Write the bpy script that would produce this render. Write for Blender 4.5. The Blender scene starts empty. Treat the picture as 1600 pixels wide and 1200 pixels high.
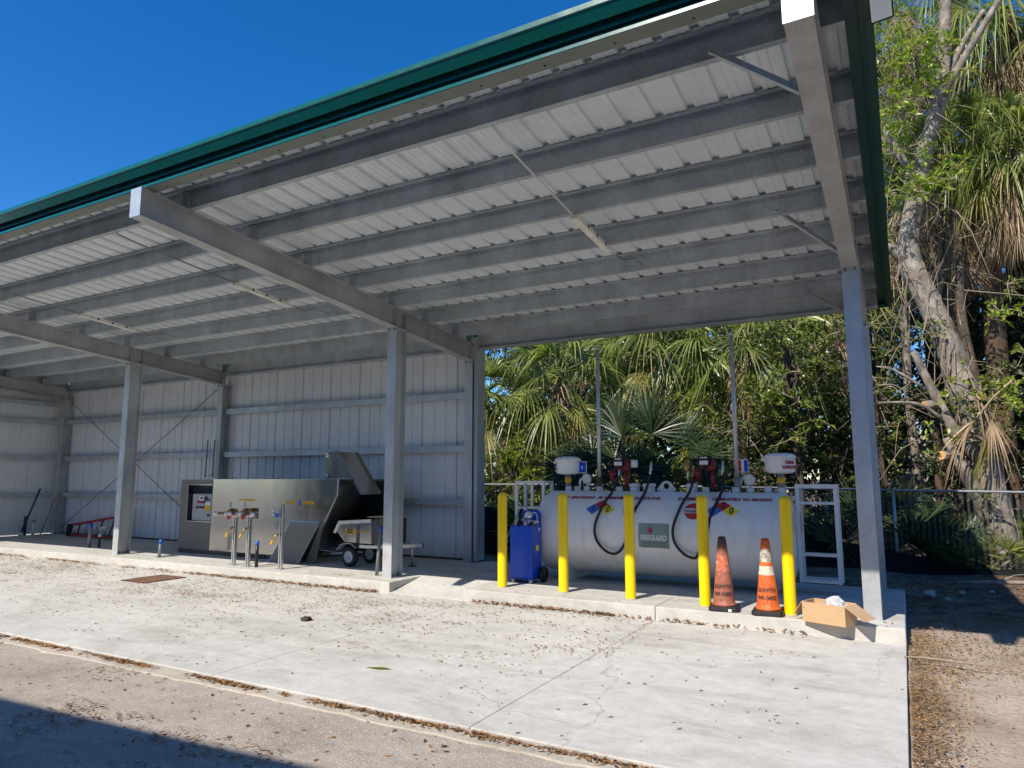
import bpy, math, random
from mathutils import Vector, Matrix, Euler, noise as mnoise
R = math.radians
random.seed(7)
scene = bpy.context.scene
COL = scene.collection

# ------------------------------------------------------------------ camera
F_PX, YAW, PITCH, ROLL, CAM_Z = 1088.24, 29.068, 7.671, -0.067, 1.65
def cam_axes():
    y, p, r = R(YAW), R(PITCH), R(ROLL)
    f = Vector((-math.sin(y) * math.cos(p), math.cos(y) * math.cos(p), math.sin(p)))
    rt = Vector((math.cos(y), math.sin(y), 0)); up = rt.cross(f)
    return rt * math.cos(r) + up * math.sin(r), -rt * math.sin(r) + up * math.cos(r), f
_r, _u, _f = cam_axes()
cd = bpy.data.cameras.new('camera'); cam = bpy.data.objects.new('camera', cd); COL.objects.link(cam)
cd.sensor_width = 36; cd.lens = F_PX / 1600 * 36; cd.clip_start = .05; cd.clip_end = 2000
M3 = Matrix((_r, _u, -_f)).transposed()
cam.matrix_world = Matrix.Translation((0, 0, CAM_Z)) @ M3.to_4x4()
scene.camera = cam

# ------------------------------------------------------------------ sky, sun, exposure
SUN_D = Vector((.25, 1, -.955)).normalized()
SUN_EL = math.asin(-SUN_D.z)
w = bpy.data.worlds.new('World'); scene.world = w; w.use_nodes = True
nt = w.node_tree; nt.nodes.clear()
sky = nt.nodes.new('ShaderNodeTexSky'); sky.sky_type = 'NISHITA'; sky.sun_disc = False
sky.sun_elevation = SUN_EL; sky.sun_rotation = math.atan2(-SUN_D.x, -SUN_D.y)
sky.air_density = 1.0; sky.dust_density = .0; sky.ozone_density = 7.0
bg = nt.nodes.new('ShaderNodeBackground'); bg.inputs[1].default_value = .128
wo = nt.nodes.new('ShaderNodeOutputWorld')
hs = nt.nodes.new('ShaderNodeHueSaturation'); hs.inputs['Hue'].default_value = .505; hs.inputs['Saturation'].default_value = 1.26; hs.inputs['Value'].default_value = 1.0
nt.links.new(sky.outputs[0], hs.inputs['Color']); nt.links.new(hs.outputs[0], bg.inputs[0]); nt.links.new(bg.outputs[0], wo.inputs[0])
sl = bpy.data.lights.new('sun', 'SUN'); sl.energy = 4.5; sl.angle = R(.5); sl.color = (1, .925, .815)
so = bpy.data.objects.new('sun', sl); COL.objects.link(so)
so.rotation_euler = SUN_D.to_track_quat('-Z', 'Y').to_euler(); so.location = (-8, -20, 30)
vs = scene.view_settings
vs.view_transform = 'Standard'; vs.look = 'None'; vs.gamma = 1; vs.use_curve_mapping = False; vs.exposure = .45
scene.cycles.max_bounces = 10; scene.cycles.diffuse_bounces = 5; scene.cycles.glossy_bounces = 4
scene.cycles.transmission_bounces = 4; scene.cycles.transparent_max_bounces = 8

# ------------------------------------------------------------------ material helpers
def N(t, k, x=0, y=0): n = t.nodes.new(k); n.location = (x, y); return n
def ramp(t, fac, stops):
    n = N(t, 'ShaderNodeValToRGB'); e = n.color_ramp.elements
    while len(e) < len(stops): e.new(.5)
    for el, (p, c) in zip(e, stops): el.position = p; el.color = tuple(c) + (1,)
    t.links.new(fac, n.inputs[0]); return n.outputs[0]
def mix(t, fac, a, b, mode='MIX'):
    n = N(t, 'ShaderNodeMix'); n.data_type = 'RGBA'; n.blend_type = mode
    for i, v in ((0, fac), (6, a), (7, b)):
        if hasattr(v, 'is_linked') or hasattr(v, 'links'): t.links.new(v, n.inputs[i])
        elif i == 0: n.inputs[0].default_value = v
        else: n.inputs[i].default_value = tuple(v) + (1,)
    return n.outputs[2]
def noise_tex(t, scale, detail=6, rough=.6, coord='Object', stretch=None, dist=0):
    c = N(t, 'ShaderNodeTexCoord'); o = c.outputs[coord]
    if stretch:
        m = N(t, 'ShaderNodeMapping'); m.inputs['Scale'].default_value = stretch
        t.links.new(o, m.inputs[0]); o = m.outputs[0]
    n = N(t, 'ShaderNodeTexNoise'); n.inputs['Scale'].default_value = scale
    n.inputs['Detail'].default_value = detail; n.inputs['Roughness'].default_value = rough
    n.inputs['Distortion'].default_value = dist
    t.links.new(o, n.inputs[0]); return n.outputs[0]
def base_mat(name):
    m = bpy.data.materials.new(name); m.use_nodes = True
    t = m.node_tree; return m, t, t.nodes['Principled BSDF']
def bump(t, p, h, strength, dist=.01):
    b = N(t, 'ShaderNodeBump'); b.inputs['Strength'].default_value = strength; b.inputs['Distance'].default_value = dist
    t.links.new(h, b.inputs['Height']); t.links.new(b.outputs[0], p.inputs['Normal'])
def lerp3(a, k): return tuple(min(1, x * k) for x in a)
def mat(name, c, rough=.5, metal=0, var=.15, scale=6, bmp=0, bscale=60, c2=None, stretch=None, spec=.5, coat=0, rvar=.1):
    m, t, p = base_mat(name)
    n = noise_tex(t, scale, stretch=stretch)
    col = ramp(t, n, [(.3, lerp3(c, 1 - var)), (.7, c2 if c2 else lerp3(c, 1 + var))])
    t.links.new(col, p.inputs['Base Color'])
    p.inputs['Metallic'].default_value = metal; p.inputs['Specular IOR Level'].default_value = spec
    if coat: p.inputs['Coat Weight'].default_value = coat; p.inputs['Coat Roughness'].default_value = .1
    mr = N(t, 'ShaderNodeMapRange'); mr.inputs[3].default_value = max(.03, rough - rvar); mr.inputs[4].default_value = min(1, rough + rvar)
    t.links.new(noise_tex(t, scale * 2.3, stretch=stretch), mr.inputs[0]); t.links.new(mr.outputs[0], p.inputs['Roughness'])
    if bmp: bump(t, p, noise_tex(t, bscale, stretch=stretch), bmp)
    return m
def galvanised(name, c, metal=.55, rough=.45, spangle=40, var=.18):
    m, t, p = base_mat(name)
    co = N(t, 'ShaderNodeTexCoord'); vo = N(t, 'ShaderNodeTexVoronoi'); vo.inputs['Scale'].default_value = spangle
    t.links.new(co.outputs['Object'], vo.inputs[0])
    sep = N(t, 'ShaderNodeSeparateColor'); t.links.new(vo.outputs['Color'], sep.inputs[0])
    a = ramp(t, sep.outputs[0], [(0, lerp3(c, 1 - var)), (1, lerp3(c, 1 + var))])
    b = ramp(t, noise_tex(t, 2.2, 8, .65, stretch=(1, 1, .5)), [(.32, lerp3(c, .62)), (.68, lerp3(c, 1.22))])
    t.links.new(mix(t, .65, a, b), p.inputs['Base Color'])
    p.inputs['Metallic'].default_value = metal
    mr = N(t, 'ShaderNodeMapRange'); mr.inputs[3].default_value = rough - .12; mr.inputs[4].default_value = rough + .15
    t.links.new(noise_tex(t, 9), mr.inputs[0]); t.links.new(mr.outputs[0], p.inputs['Roughness'])
    return m
def leaf_mat(name, cols, trans=.3, rough=.45, yellow=None):
    m, t, p = base_mat(name)
    g = N(t, 'ShaderNodeNewGeometry')
    st = [(i / (len(cols) - 1), c) for i, c in enumerate(cols)]
    col = ramp(t, g.outputs['Random Per Island'], st)
    big = ramp(t, noise_tex(t, 1.1, 3), [(.3, (.6, .6, .6)), (.7, (1.25, 1.25, 1.15))])
    col = mix(t, 1, col, big, 'MULTIPLY')
    t.links.new(col, p.inputs['Base Color']); p.inputs['Roughness'].default_value = rough
    tr = N(t, 'ShaderNodeBsdfTranslucent'); t.links.new(mix(t, 1, col, (1.3, 1.5, .6), 'MULTIPLY'), tr.inputs[0])
    ms = N(t, 'ShaderNodeMixShader'); ms.inputs[0].default_value = trans
    o = t.nodes['Material Output']
    t.links.new(p.outputs[0], ms.inputs[1]); t.links.new(tr.outputs[0], ms.inputs[2]); t.links.new(ms.outputs[0], o.inputs[0])
    return m
def concrete(name, c, stain, fine=90, bmp=.25, patch=.6, speck=0, crack=False):
    m, t, p = base_mat(name)
    a = ramp(t, noise_tex(t, .55, 9, .62, dist=.4), [(.28, stain), (.5, c), (.8, lerp3(c, 1.1))])
    b = ramp(t, noise_tex(t, 7, 8, .7), [(.3, (.82, .82, .82)), (.75, (1.08, 1.08, 1.08))])
    col = mix(t, 1, a, b, 'MULTIPLY')
    f = ramp(t, noise_tex(t, fine, 3, .7), [(.35, (.86, .86, .86)), (.65, (1.08, 1.08, 1.08))])
    col = mix(t, patch, col, mix(t, 1, col, f, 'MULTIPLY'))
    if speck:
        s = ramp(t, noise_tex(t, fine * 1.7, 2, .5), [(.58, (0, 0, 0)), (.68, (1, 1, 1))])
        col = mix(t, s, col, lerp3(c, 1.7))
    if crack:
        co = N(t, 'ShaderNodeTexCoord'); nz = N(t, 'ShaderNodeTexNoise'); nz.inputs['Scale'].default_value = 2.2; nz.inputs['Detail'].default_value = 8; t.links.new(co.outputs['Object'], nz.inputs[0])
        av = N(t, 'ShaderNodeVectorMath'); av.operation = 'MULTIPLY_ADD'; av.inputs[1].default_value = (.5, .5, .5); t.links.new(nz.outputs['Color'], av.inputs[0]); t.links.new(co.outputs['Object'], av.inputs[2])
        vo = N(t, 'ShaderNodeTexVoronoi'); vo.feature = 'DISTANCE_TO_EDGE'; vo.inputs['Scale'].default_value = .33; t.links.new(av.outputs[0], vo.inputs[0])
        ck = ramp(t, vo.outputs['Distance'], [(.0, (1, 1, 1)), (.0016, (.6, .6, .6)), (.0032, (0, 0, 0))])
        mk = ramp(t, noise_tex(t, .5, 2), [(.47, (0, 0, 0)), (.56, (.55, .55, .55))])
        col = mix(t, mix(t, 1, ck, mk, 'MULTIPLY'), col, lerp3(c, .45))
    st = ramp(t, noise_tex(t, 1.6, 10, .72, stretch=(.35, 1, 1), dist=1.2), [(.34, (.74, .73, .71)), (.52, (1, 1, 1))])
    col = mix(t, .8, col, mix(t, 1, col, st, 'MULTIPLY'))
    sp = ramp(t, noise_tex(t, 3.1, 12, .8, dist=.2), [(.28, (.70, .68, .65)), (.36, (1, 1, 1))])
    col = mix(t, .7, col, mix(t, 1, col, sp, 'MULTIPLY'))
    t.links.new(col, p.inputs['Base Color']); p.inputs['Roughness'].default_value = .88
    p.inputs['Specular IOR Level'].default_value = .25
    bump(t, p, noise_tex(t, fine, 6, .75), bmp, .006)
    return m

MT = {}
MT['apron'] = concrete('apron_concrete', (.585, .57, .53), (.475, .46, .42), 70, .2, crack=True)
MT['slab'] = concrete('slab_concrete', (.57, .555, .515), (.48, .465, .43), 80, .18)
MT['edge'] = concrete('rough_concrete', (.50, .45, .38), (.36, .31, .25), 30, .8)
MT['asphalt'] = concrete('dusty_asphalt', (.40, .35, .295), (.29, .245, .20), 55, .7, .9, 1)
def soil_mat():
    m, t, p = base_mat('sandy_soil')
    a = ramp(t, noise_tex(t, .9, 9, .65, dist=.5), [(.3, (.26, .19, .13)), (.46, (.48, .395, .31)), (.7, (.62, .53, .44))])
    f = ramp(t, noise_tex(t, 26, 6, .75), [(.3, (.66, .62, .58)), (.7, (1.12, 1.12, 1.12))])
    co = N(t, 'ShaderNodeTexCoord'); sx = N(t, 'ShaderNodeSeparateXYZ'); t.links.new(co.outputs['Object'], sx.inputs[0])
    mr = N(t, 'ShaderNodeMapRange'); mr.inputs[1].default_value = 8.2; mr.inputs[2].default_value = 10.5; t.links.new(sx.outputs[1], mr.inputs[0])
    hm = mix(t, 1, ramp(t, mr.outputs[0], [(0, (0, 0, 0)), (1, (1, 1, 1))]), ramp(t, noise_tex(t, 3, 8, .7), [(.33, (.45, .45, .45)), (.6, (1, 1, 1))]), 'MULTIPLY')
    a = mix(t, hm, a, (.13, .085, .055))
    t.links.new(mix(t, 1, a, f, 'MULTIPLY'), p.inputs['Base Color']); p.inputs['Roughness'].default_value = .95
    p.inputs['Specular IOR Level'].default_value = .1
    bump(t, p, noise_tex(t, 22, 8, .75), .9, .02); return m
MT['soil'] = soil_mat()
MT['galv'] = galvanised('galvanised_steel', (.52, .555, .58), .35, .4, 40, .22)
MT['galv_col'] = galvanised('galvanised_column_steel', (.52, .535, .54), .4, .42, 30, .14)
MT['galv_raft'] = galvanised('galvanised_rafter_steel', (.48, .49, .485), .3, .5, 60, .16)
MT['panel'] = mat('roof_sheet_metal', (.77, .82, .84), .36, .2, .06, 3, 0)
MT['wall'] = mat('white_wall_sheet', (.76, .775, .785), .4, .0, .05, 2, 0)
MT['green'] = mat('green_painted_trim', (.006, .11, .085), .25, .0, .08, 3, 0, coat=.4)
MT['green_shaded'] = mat('rake_green_shaded', (.004, .045, .036), .4, .0, .15, 2, 0)  # trim green darkened so the rake's shade sits in its colour
MT['green_soffit'] = mat('green_grey_trim_underside', (.20, .23, .19), .5, 0, .1, 3)
MT['white'] = mat('white_paint', (.72, .72, .70), .4, 0, .06, 8, .05, 40)
def streaked(name, c, rough, streak, coat=0, low=.80):
    m, t, p = base_mat(name)
    a = ramp(t, noise_tex(t, 1.3, 6), [(.3, lerp3(c, .94)), (.7, lerp3(c, 1.04))])
    b = ramp(t, noise_tex(t, 7, 8, .7, stretch=(1, 1, .12)), [(.32, (low, low * .98, low * .93)), (.5, (1, 1, 1))])
    d = ramp(t, noise_tex(t, 30, 6, .7), [(.25, (.85, .83, .8)), (.36, (1, 1, 1))])
    t.links.new(mix(t, streak, mix(t, .5, a, mix(t, 1, a, d, 'MULTIPLY')), mix(t, 1, a, b, 'MULTIPLY')), p.inputs['Base Color'])
    p.inputs['Roughness'].default_value = rough; p.inputs['Coat Weight'].default_value = coat
    bump(t, p, noise_tex(t, 8), .03); return m
MT['tank'] = streaked('white_tank_paint', (.80, .80, .785), .36, .7, .15)
MT['yellow'] = streaked('yellow_bollard_plastic', (.95, .655, .0), .36, .6, 0, .82)
MT['yellow_sign'] = mat('yellow_sign_paint', (.75, .42, .01), .5)
MT['black_rub'] = mat('black_rubber', (.016, .016, .017), .6, 0, .3, 20, .1, 80)
MT['black_pl'] = mat('black_plastic', (.012, .012, .013), .4, 0, .2, 20)
MT['blue'] = mat('blue_enamel', (.002, .065, .55), .3, 0, .1, 5, coat=.2)
MT['darkblue'] = mat('dark_blue_paint', (.012, .025, .09), .5)
MT['bluecap'] = mat('blue_cap_plastic', (.01, .10, .50), .4)
MT['red'] = mat('red_paint', (.16, .010, .015), .35, 0, .15, 10)
MT['redtxt'] = mat('red_lettering', (.34, .008, .015), .5)
MT['blk'] = mat('black_ink', (.02, .02, .022), .5)
MT['nblue'] = mat('placard_blue', (.01, .13, .52), .4)
MT['nred'] = mat('placard_red', (.50, .02, .03), .4)
MT['nyel'] = mat('placard_yellow', (.80, .68, .03), .4)
MT['sage'] = mat('sage_sign_vinyl', (.21, .29, .26), .5)
MT['stainless'] = mat('brushed_stainless', (.40, .395, .375), .16, 1, .1, 1.3, .008, 9, stretch=(1, 1, .4))
MT['diamond'] = None
MT['steel'] = mat('bright_zinc_steel', (.60, .60, .59), .35, .8, .15, 12)
MT['alu'] = mat('aluminium', (.70, .70, .69), .3, .8, .1, 10)
MT['darksteel'] = mat('dark_steel', (.09, .09, .092), .35, .6, .2, 6)  # even dark grey steel for bolts, trims and small parts
MT['brass'] = mat('brass_fitting', (.42, .27, .09), .35, .7, .25, 30)
MT['greybox'] = mat('grey_enclosure', (.38, .39, .40), .45)
MT['card'] = mat('brown_cardboard', (.52, .34, .185), .8, 0, .06, 5, .06, 90, stretch=(1, 1, 8))
MT['wheelgrey'] = mat('grey_wheel_rim', (.42, .46, .50), .4)
MT['pvc'] = mat('white_pvc', (.72, .71, .68), .4)
MT['greypipe'] = mat('grey_conduit', (.23, .24, .25), .5, .2)
MT['led'] = mat('milky_lamp_diffuser', (.80, .79, .70), .4)
MT['silt'] = mat('black_silt_fabric', (.010, .010, .010), .85, 0, .3, 8, .4, 50, spec=.15)
MT['rock'] = mat('limestone_rock', (.36, .32, .27), .9, 0, .3, 12, .8, 14)
MT['clear'] = mat('crumpled_clear_film', (.72, .74, .76), .15, 0, .1, 12)
MT['glass'] = mat('dark_glass', (.03, .035, .04), .1)
MT['orange_red'] = mat('ladder_red_fibreglass', (.42, .03, .02), .45)
MT['bldg'] = mat('cream_building_paint', (.78, .74, .64), .6)
MT['rust_stain'] = mat('rust_stained_iron', (.30, .17, .11), .8, 0, .3, 9)
MT['bldg_brown'] = mat('brown_building_sheet', (.16, .14, .12), .6)
MT['rust'] = mat('rusty_pipe', (.12, .05, .035), .7, .2, .3, 30)

def cone_mat(name, faded):
    m, t, p = base_mat(name)
    c = N(t, 'ShaderNodeTexCoord'); s = N(t, 'ShaderNodeSeparateXYZ'); t.links.new(c.outputs['Object'], s.inputs[0])
    z = s.outputs[2]
    if faded:
        base = ramp(t, noise_tex(t, 9, 8, .7), [(.25, (.20, .08, .055)), (.5, (.40, .13, .075)), (.75, (.50, .20, .13))])
        zr = N(t, 'ShaderNodeMapRange'); zr.inputs[1].default_value = 0; zr.inputs[2].default_value = .82; t.links.new(z, zr.inputs[0])
        band = ramp(t, zr.outputs[0], [(0, (0, 0, 0)), (.53, (0, 0, 0)), (.56, (1, 1, 1)), (.73, (1, 1, 1)), (.76, (0, 0, 0))])
        col = mix(t, band, base, ramp(t, noise_tex(t, 22, 6), [(.35, (.55, .13, .07)), (.6, (.72, .20, .10)), (.72, (.75, .68, .62))]))
        top = ramp(t, zr.outputs[0], [(.78, (0, 0, 0)), (.93, (1, 1, 1))])
        col = mix(t, top, col, ramp(t, noise_tex(t, 14), [(.35, (.05, .03, .025)), (.7, (.20, .06, .03))]))
    else:
        base = ramp(t, noise_tex(t, 8, 8, .7), [(.25, (.52, .09, .02)), (.55, (.80, .17, .03)), (.8, (.82, .22, .05))])
        zr = N(t, 'ShaderNodeMapRange'); zr.inputs[1].default_value = 0; zr.inputs[2].default_value = .82; t.links.new(z, zr.inputs[0])
        b1 = ramp(t, zr.outputs[0], [(0, (0, 0, 0)), (.52, (0, 0, 0)), (.525, (1, 1, 1)), (.635, (1, 1, 1)), (.64, (0, 0, 0))])
        b2 = ramp(t, zr.outputs[0], [(0, (0, 0, 0)), (.69, (0, 0, 0)), (.695, (1, 1, 1)), (.86, (1, 1, 1)), (.865, (0, 0, 0))])
        col = mix(t, b1, base, ramp(t, noise_tex(t, 14, 6), [(.3, (.50, .44, .33)), (.6, (.80, .76, .66))]))
        col = mix(t, b2, col, ramp(t, noise_tex(t, 9, 8, .7), [(.38, (.13, .10, .09)), (.5, (.40, .36, .30)), (.62, (.70, .65, .52))]))
    dirt = ramp(t, noise_tex(t, 26, 8, .75), [(.38, (.55, .5, .46)), (.6, (1, 1, 1))])
    t.links.new(mix(t, .8, col, mix(t, 1, col, dirt, 'MULTIPLY')), p.inputs['Base Color'])
    p.inputs['Roughness'].default_value = .6
    return m
def tread_mat():
    m, t, p = base_mat('diamond_tread_plate')
    c = N(t, 'ShaderNodeTexCoord'); w1 = N(t, 'ShaderNodeTexWave'); w1.inputs['Scale'].default_value = 13; w1.bands_direction = 'DIAGONAL'
    mp = N(t, 'ShaderNodeMapping'); mp.inputs['Rotation'].default_value = (0, 0, 0); t.links.new(c.outputs['Object'], mp.inputs[0])
    t.links.new(mp.outputs[0], w1.inputs[0])
    mp2 = N(t, 'ShaderNodeMapping'); mp2.inputs['Scale'].default_value = (-1, 1, 1); t.links.new(c.outputs['Object'], mp2.inputs[0])
    w2 = N(t, 'ShaderNodeTexWave'); w2.inputs['Scale'].default_value = 13; w2.bands_direction = 'DIAGONAL'; t.links.new(mp2.outputs[0], w2.inputs[0])
    h = mix(t, 1, w1.outputs[0], w2.outputs[0], 'MULTIPLY')
    p.inputs['Metallic'].default_value = 1; p.inputs['Roughness'].default_value = .3
    t.links.new(ramp(t, h, [(.15, (.30, .30, .30)), (.5, (.62, .61, .59))]), p.inputs['Base Color'])  # raised pattern painted lighter to put its glints into the colour
    bump(t, p, h, 1, .03); return m
MT['diamond'] = tread_mat()
def bark_mat(name, dark, light, ring=0, sc=5, stretch=(1, 1, .35)):
    m, t, p = base_mat(name)
    a = ramp(t, noise_tex(t, sc, 9, .72, stretch=stretch), [(.3, dark), (.52, tuple((x + y) / 2 for x, y in zip(dark, light))), (.68, light)])
    h = noise_tex(t, 16, 8, .75, stretch=stretch)
    if ring:
        c = N(t, 'ShaderNodeTexCoord'); wv = N(t, 'ShaderNodeTexWave'); wv.bands_direction = 'Z'; wv.inputs['Scale'].default_value = ring
        wv.inputs['Distortion'].default_value = .15; wv.inputs['Detail'].default_value = 3
        t.links.new(c.outputs['Object'], wv.inputs[0])
        a = mix(t, 1, a, ramp(t, wv.outputs[0], [(.1, (.78, .75, .72)), (.6, (1.08, 1.08, 1.08))]), 'MULTIPLY'); h = wv.outputs[0]
    t.links.new(a, p.inputs['Base Color']); p.inputs['Roughness'].default_value = .9; p.inputs['Specular IOR Level'].default_value = .128
    bump(t, p, h, .8, .03); return m
MT['bark'] = bark_mat('grey_bark_dappled', (.06, .046, .033), (.46, .395, .32), 0, 5.5, (1, 1, .7))  # dark patches mix bark mottling with painted dapples of leaf shade
MT['bark_dark'] = bark_mat('dark_bark', (.04, .03, .022), (.14, .11, .08))
MT['palm_bark'] = bark_mat('ringed_palm_bark', (.22, .14, .09), (.50, .36, .26), 14)
MT['cutwood'] = mat('fresh_cut_wood', (.62, .34, .13), .8)
MT['frond'] = leaf_mat('palm_frond_green', [(.10, .14, .03), (.16, .21, .052), (.25, .29, .08), (.36, .36, .11)], .28, .35)
MT['frond_shaded'] = leaf_mat('shaded_frond_green', [(.022, .042, .018), (.035, .06, .024), (.055, .085, .03)], .18, .4)  # frond green with the shed's shade worked into the colour
MT['frond_yel'] = leaf_mat('yellowing_frond', [(.16, .18, .04), (.28, .27, .06), (.32, .25, .09)], .3, .45)
MT['dead'] = leaf_mat('dead_frond_straw', [(.17, .11, .065), (.34, .24, .145), (.55, .42, .28), (.26, .16, .09)], .12, .8)
MT['leaf'] = leaf_mat('broad_leaf_green', [(.04, .075, .012), (.085, .135, .02), (.15, .21, .028), (.25, .29, .05)], .28, .32)
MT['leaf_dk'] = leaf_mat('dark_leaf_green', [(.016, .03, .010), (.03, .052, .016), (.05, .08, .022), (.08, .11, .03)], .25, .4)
MT['leaf_br'] = leaf_mat('bright_leaf_green', [(.13, .20, .02), (.20, .29, .03), (.30, .37, .045), (.38, .38, .07)], .4, .35)
MT['litter'] = leaf_mat('fallen_leaf_brown', [(.09, .045, .025), (.22, .10, .042), (.36, .17, .065), (.26, .15, .08), (.46, .26, .11), (.13, .07, .04)], .05, .8)
MT['chip'] = leaf_mat('straw_brown_mulch', [(.13, .075, .035), (.27, .16, .07), (.42, .27, .12), (.20, .10, .045), (.34, .20, .10)], .05, .85)
MT['twig'] = mat('dry_twig', (.30, .23, .16), .9)

# ------------------------------------------------------------------ mesh helpers
class MB:
    def __init__(s): s.v = []; s.f = []; s.sm = []; s.mi = []
    def add(s, vs, fs, smooth=False, mi=0):
        o = len(s.v); s.v.extend([tuple(v) for v in vs]); s.f.extend([tuple(i + o for i in f) for f in fs])
        s.sm.extend([smooth] * len(fs)); s.mi.extend([mi] * len(fs)); return s
    def box(s, x0, x1, y0, y1, z0, z1, mi=0):
        x0, x1 = sorted((x0, x1)); y0, y1 = sorted((y0, y1)); z0, z1 = sorted((z0, z1))
        return s.add([(x0, y0, z0), (x1, y0, z0), (x1, y1, z0), (x0, y1, z0), (x0, y0, z1), (x1, y0, z1), (x1, y1, z1), (x0, y1, z1)],
              [(0, 3, 2, 1), (4, 5, 6, 7), (0, 1, 5, 4), (1, 2, 6, 5), (2, 3, 7, 6), (3, 0, 4, 7)], mi=mi)
    def bar(s, p0, p1, w, h, up=(0, 0, 1), mi=0):
        p0, p1 = Vector(p0), Vector(p1); d = (p1 - p0).normalized(); u = Vector(up)
        if abs(d.dot(u)) > .98: u = Vector((0, 1, 0))
        a = d.cross(u).normalized(); b = a.cross(d)
        q = [p + a * sx * w / 2 + b * sz * h / 2 for p in (p0, p1) for sx, sz in ((-1, -1), (1, -1), (1, 1), (-1, 1))]
        return s.add(q, [(3, 2, 1, 0), (4, 5, 6, 7), (0, 1, 5, 4), (1, 2, 6, 5), (2, 3, 7, 6), (3, 0, 4, 7)], mi=mi)
    def tube(s, pts, r, n=8, cap=True, mi=0):
        pts = [Vector(p) for p in pts]; rs = r if isinstance(r, (list, tuple)) else [r] * len(pts)
        vs = []; u = None
        for i, p in enumerate(pts):
            d = (pts[min(i + 1, len(pts) - 1)] - pts[max(i - 1, 0)]).normalized()
            if u is None: u = Vector((0, 0, 1)) if abs(d.z) < .9 else Vector((1, 0, 0))
            a = d.cross(u).normalized(); u = a.cross(d).normalized()
            for k in range(n):
                t = 2 * math.pi * k / n; vs.append(p + (a * math.cos(t) + u * math.sin(t)) * rs[i])
        fs = [(i * n + k, i * n + (k + 1) % n, (i + 1) * n + (k + 1) % n, (i + 1) * n + k) for i in range(len(pts) - 1) for k in range(n)]
        s.add(vs, fs, True, mi)
        if cap:
            o = len(s.v) - len(vs)
            s.f += [tuple(o + k for k in range(n - 1, -1, -1)), tuple(o + (len(pts) - 1) * n + k for k in range(n))]
            s.sm += [False, False]; s.mi += [mi, mi]
        return s
    def cyl(s, p0, p1, r, n=16, r1=None, mi=0): return s.tube([p0, p1], [r, r if r1 is None else r1], n, True, mi)
    def lathe(s, o, prof, n=24, axis=(0, 0, 1), smooth=True, mi=0, caps=True):
        o = Vector(o); d = Vector(axis).normalized(); u = Vector((1, 0, 0)) if abs(d.x) < .9 else Vector((0, 1, 0))
        a = d.cross(u).normalized(); b = d.cross(a); vs = []
        for r, h in prof:
            for k in range(n):
                t = 2 * math.pi * k / n; vs.append(o + d * h + (a * math.cos(t) + b * math.sin(t)) * r)
        fs = [(i * n + k, i * n + (k + 1) % n, (i + 1) * n + (k + 1) % n, (i + 1) * n + k) for i in range(len(prof) - 1) for k in range(n)]
        s.add(vs, fs, smooth, mi); o0 = len(s.v) - len(vs)
        if not caps: return s
        if prof[0][0] > 1e-4: s.f.append(tuple(o0 + k for k in range(n - 1, -1, -1))); s.sm.append(False); s.mi.append(mi)
        if prof[-1][0] > 1e-4: s.f.append(tuple(o0 + (len(prof) - 1) * n + k for k in range(n))); s.sm.append(False); s.mi.append(mi)
        return s
    def prism(s, poly, fn, a, b, mi=0):
        n = len(poly); vs = [fn(x, y, a) for x, y in poly] + [fn(x, y, b) for x, y in poly]
        return s.add(vs, [tuple(range(n)), tuple(range(2 * n - 1, n - 1, -1))] + [(i, i + n, (i + 1) % n + n, (i + 1) % n) for i in range(n)], mi=mi)
    def build(s, name, m, parent=None, local=False, bevel=0, recalc=True):
        me = bpy.data.meshes.new(name)
        off = Vector((0, 0, 0))
        if parent is not None and not local:
            q = parent
            while q: off += Vector(q.location); q = q.parent
        me.from_pydata([tuple(Vector(v) - off) for v in s.v], [], s.f)
        me.polygons.foreach_set('use_smooth', s.sm)
        ms = m if isinstance(m, (list, tuple)) else [m]
        for k in ms: me.materials.append(MT[k] if isinstance(k, str) else k)
        if len(ms) > 1: me.polygons.foreach_set('material_index', s.mi)
        if recalc and len(s.f) < 20000:
            import bmesh
            bm = bmesh.new(); bm.from_mesh(me); bmesh.ops.recalc_face_normals(bm, faces=bm.faces); bm.to_mesh(me); bm.free()
        me.update()
        o = bpy.data.objects.new(name, me); COL.objects.link(o)
        if parent is not None: o.parent = parent
        if bevel:
            b = o.modifiers.new('bevel', 'BEVEL'); b.width = bevel; b.segments = 2; b.limit_method = 'ANGLE'; b.angle_limit = R(40)
        return o
def tag(o, label=None, cat=None, group=None, kind=None):
    if label: o['label'] = label
    if cat: o['category'] = cat
    if group: o['group'] = group
    if kind: o['kind'] = kind
    return o
def thing(name, loc, label, cat, group=None):
    o = bpy.data.objects.new(name, None); COL.objects.link(o); o.location = loc; o.empty_display_size = .2
    return tag(o, label, cat, group)
def kids(o): return [c for c in bpy.data.objects if c.parent == o]
def copy_tree(o, parent=None):
    c = o.copy(); COL.objects.link(c); c.parent = parent
    for ch in kids(o): copy_tree(ch, c)
    return c
_tc = {}
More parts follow.
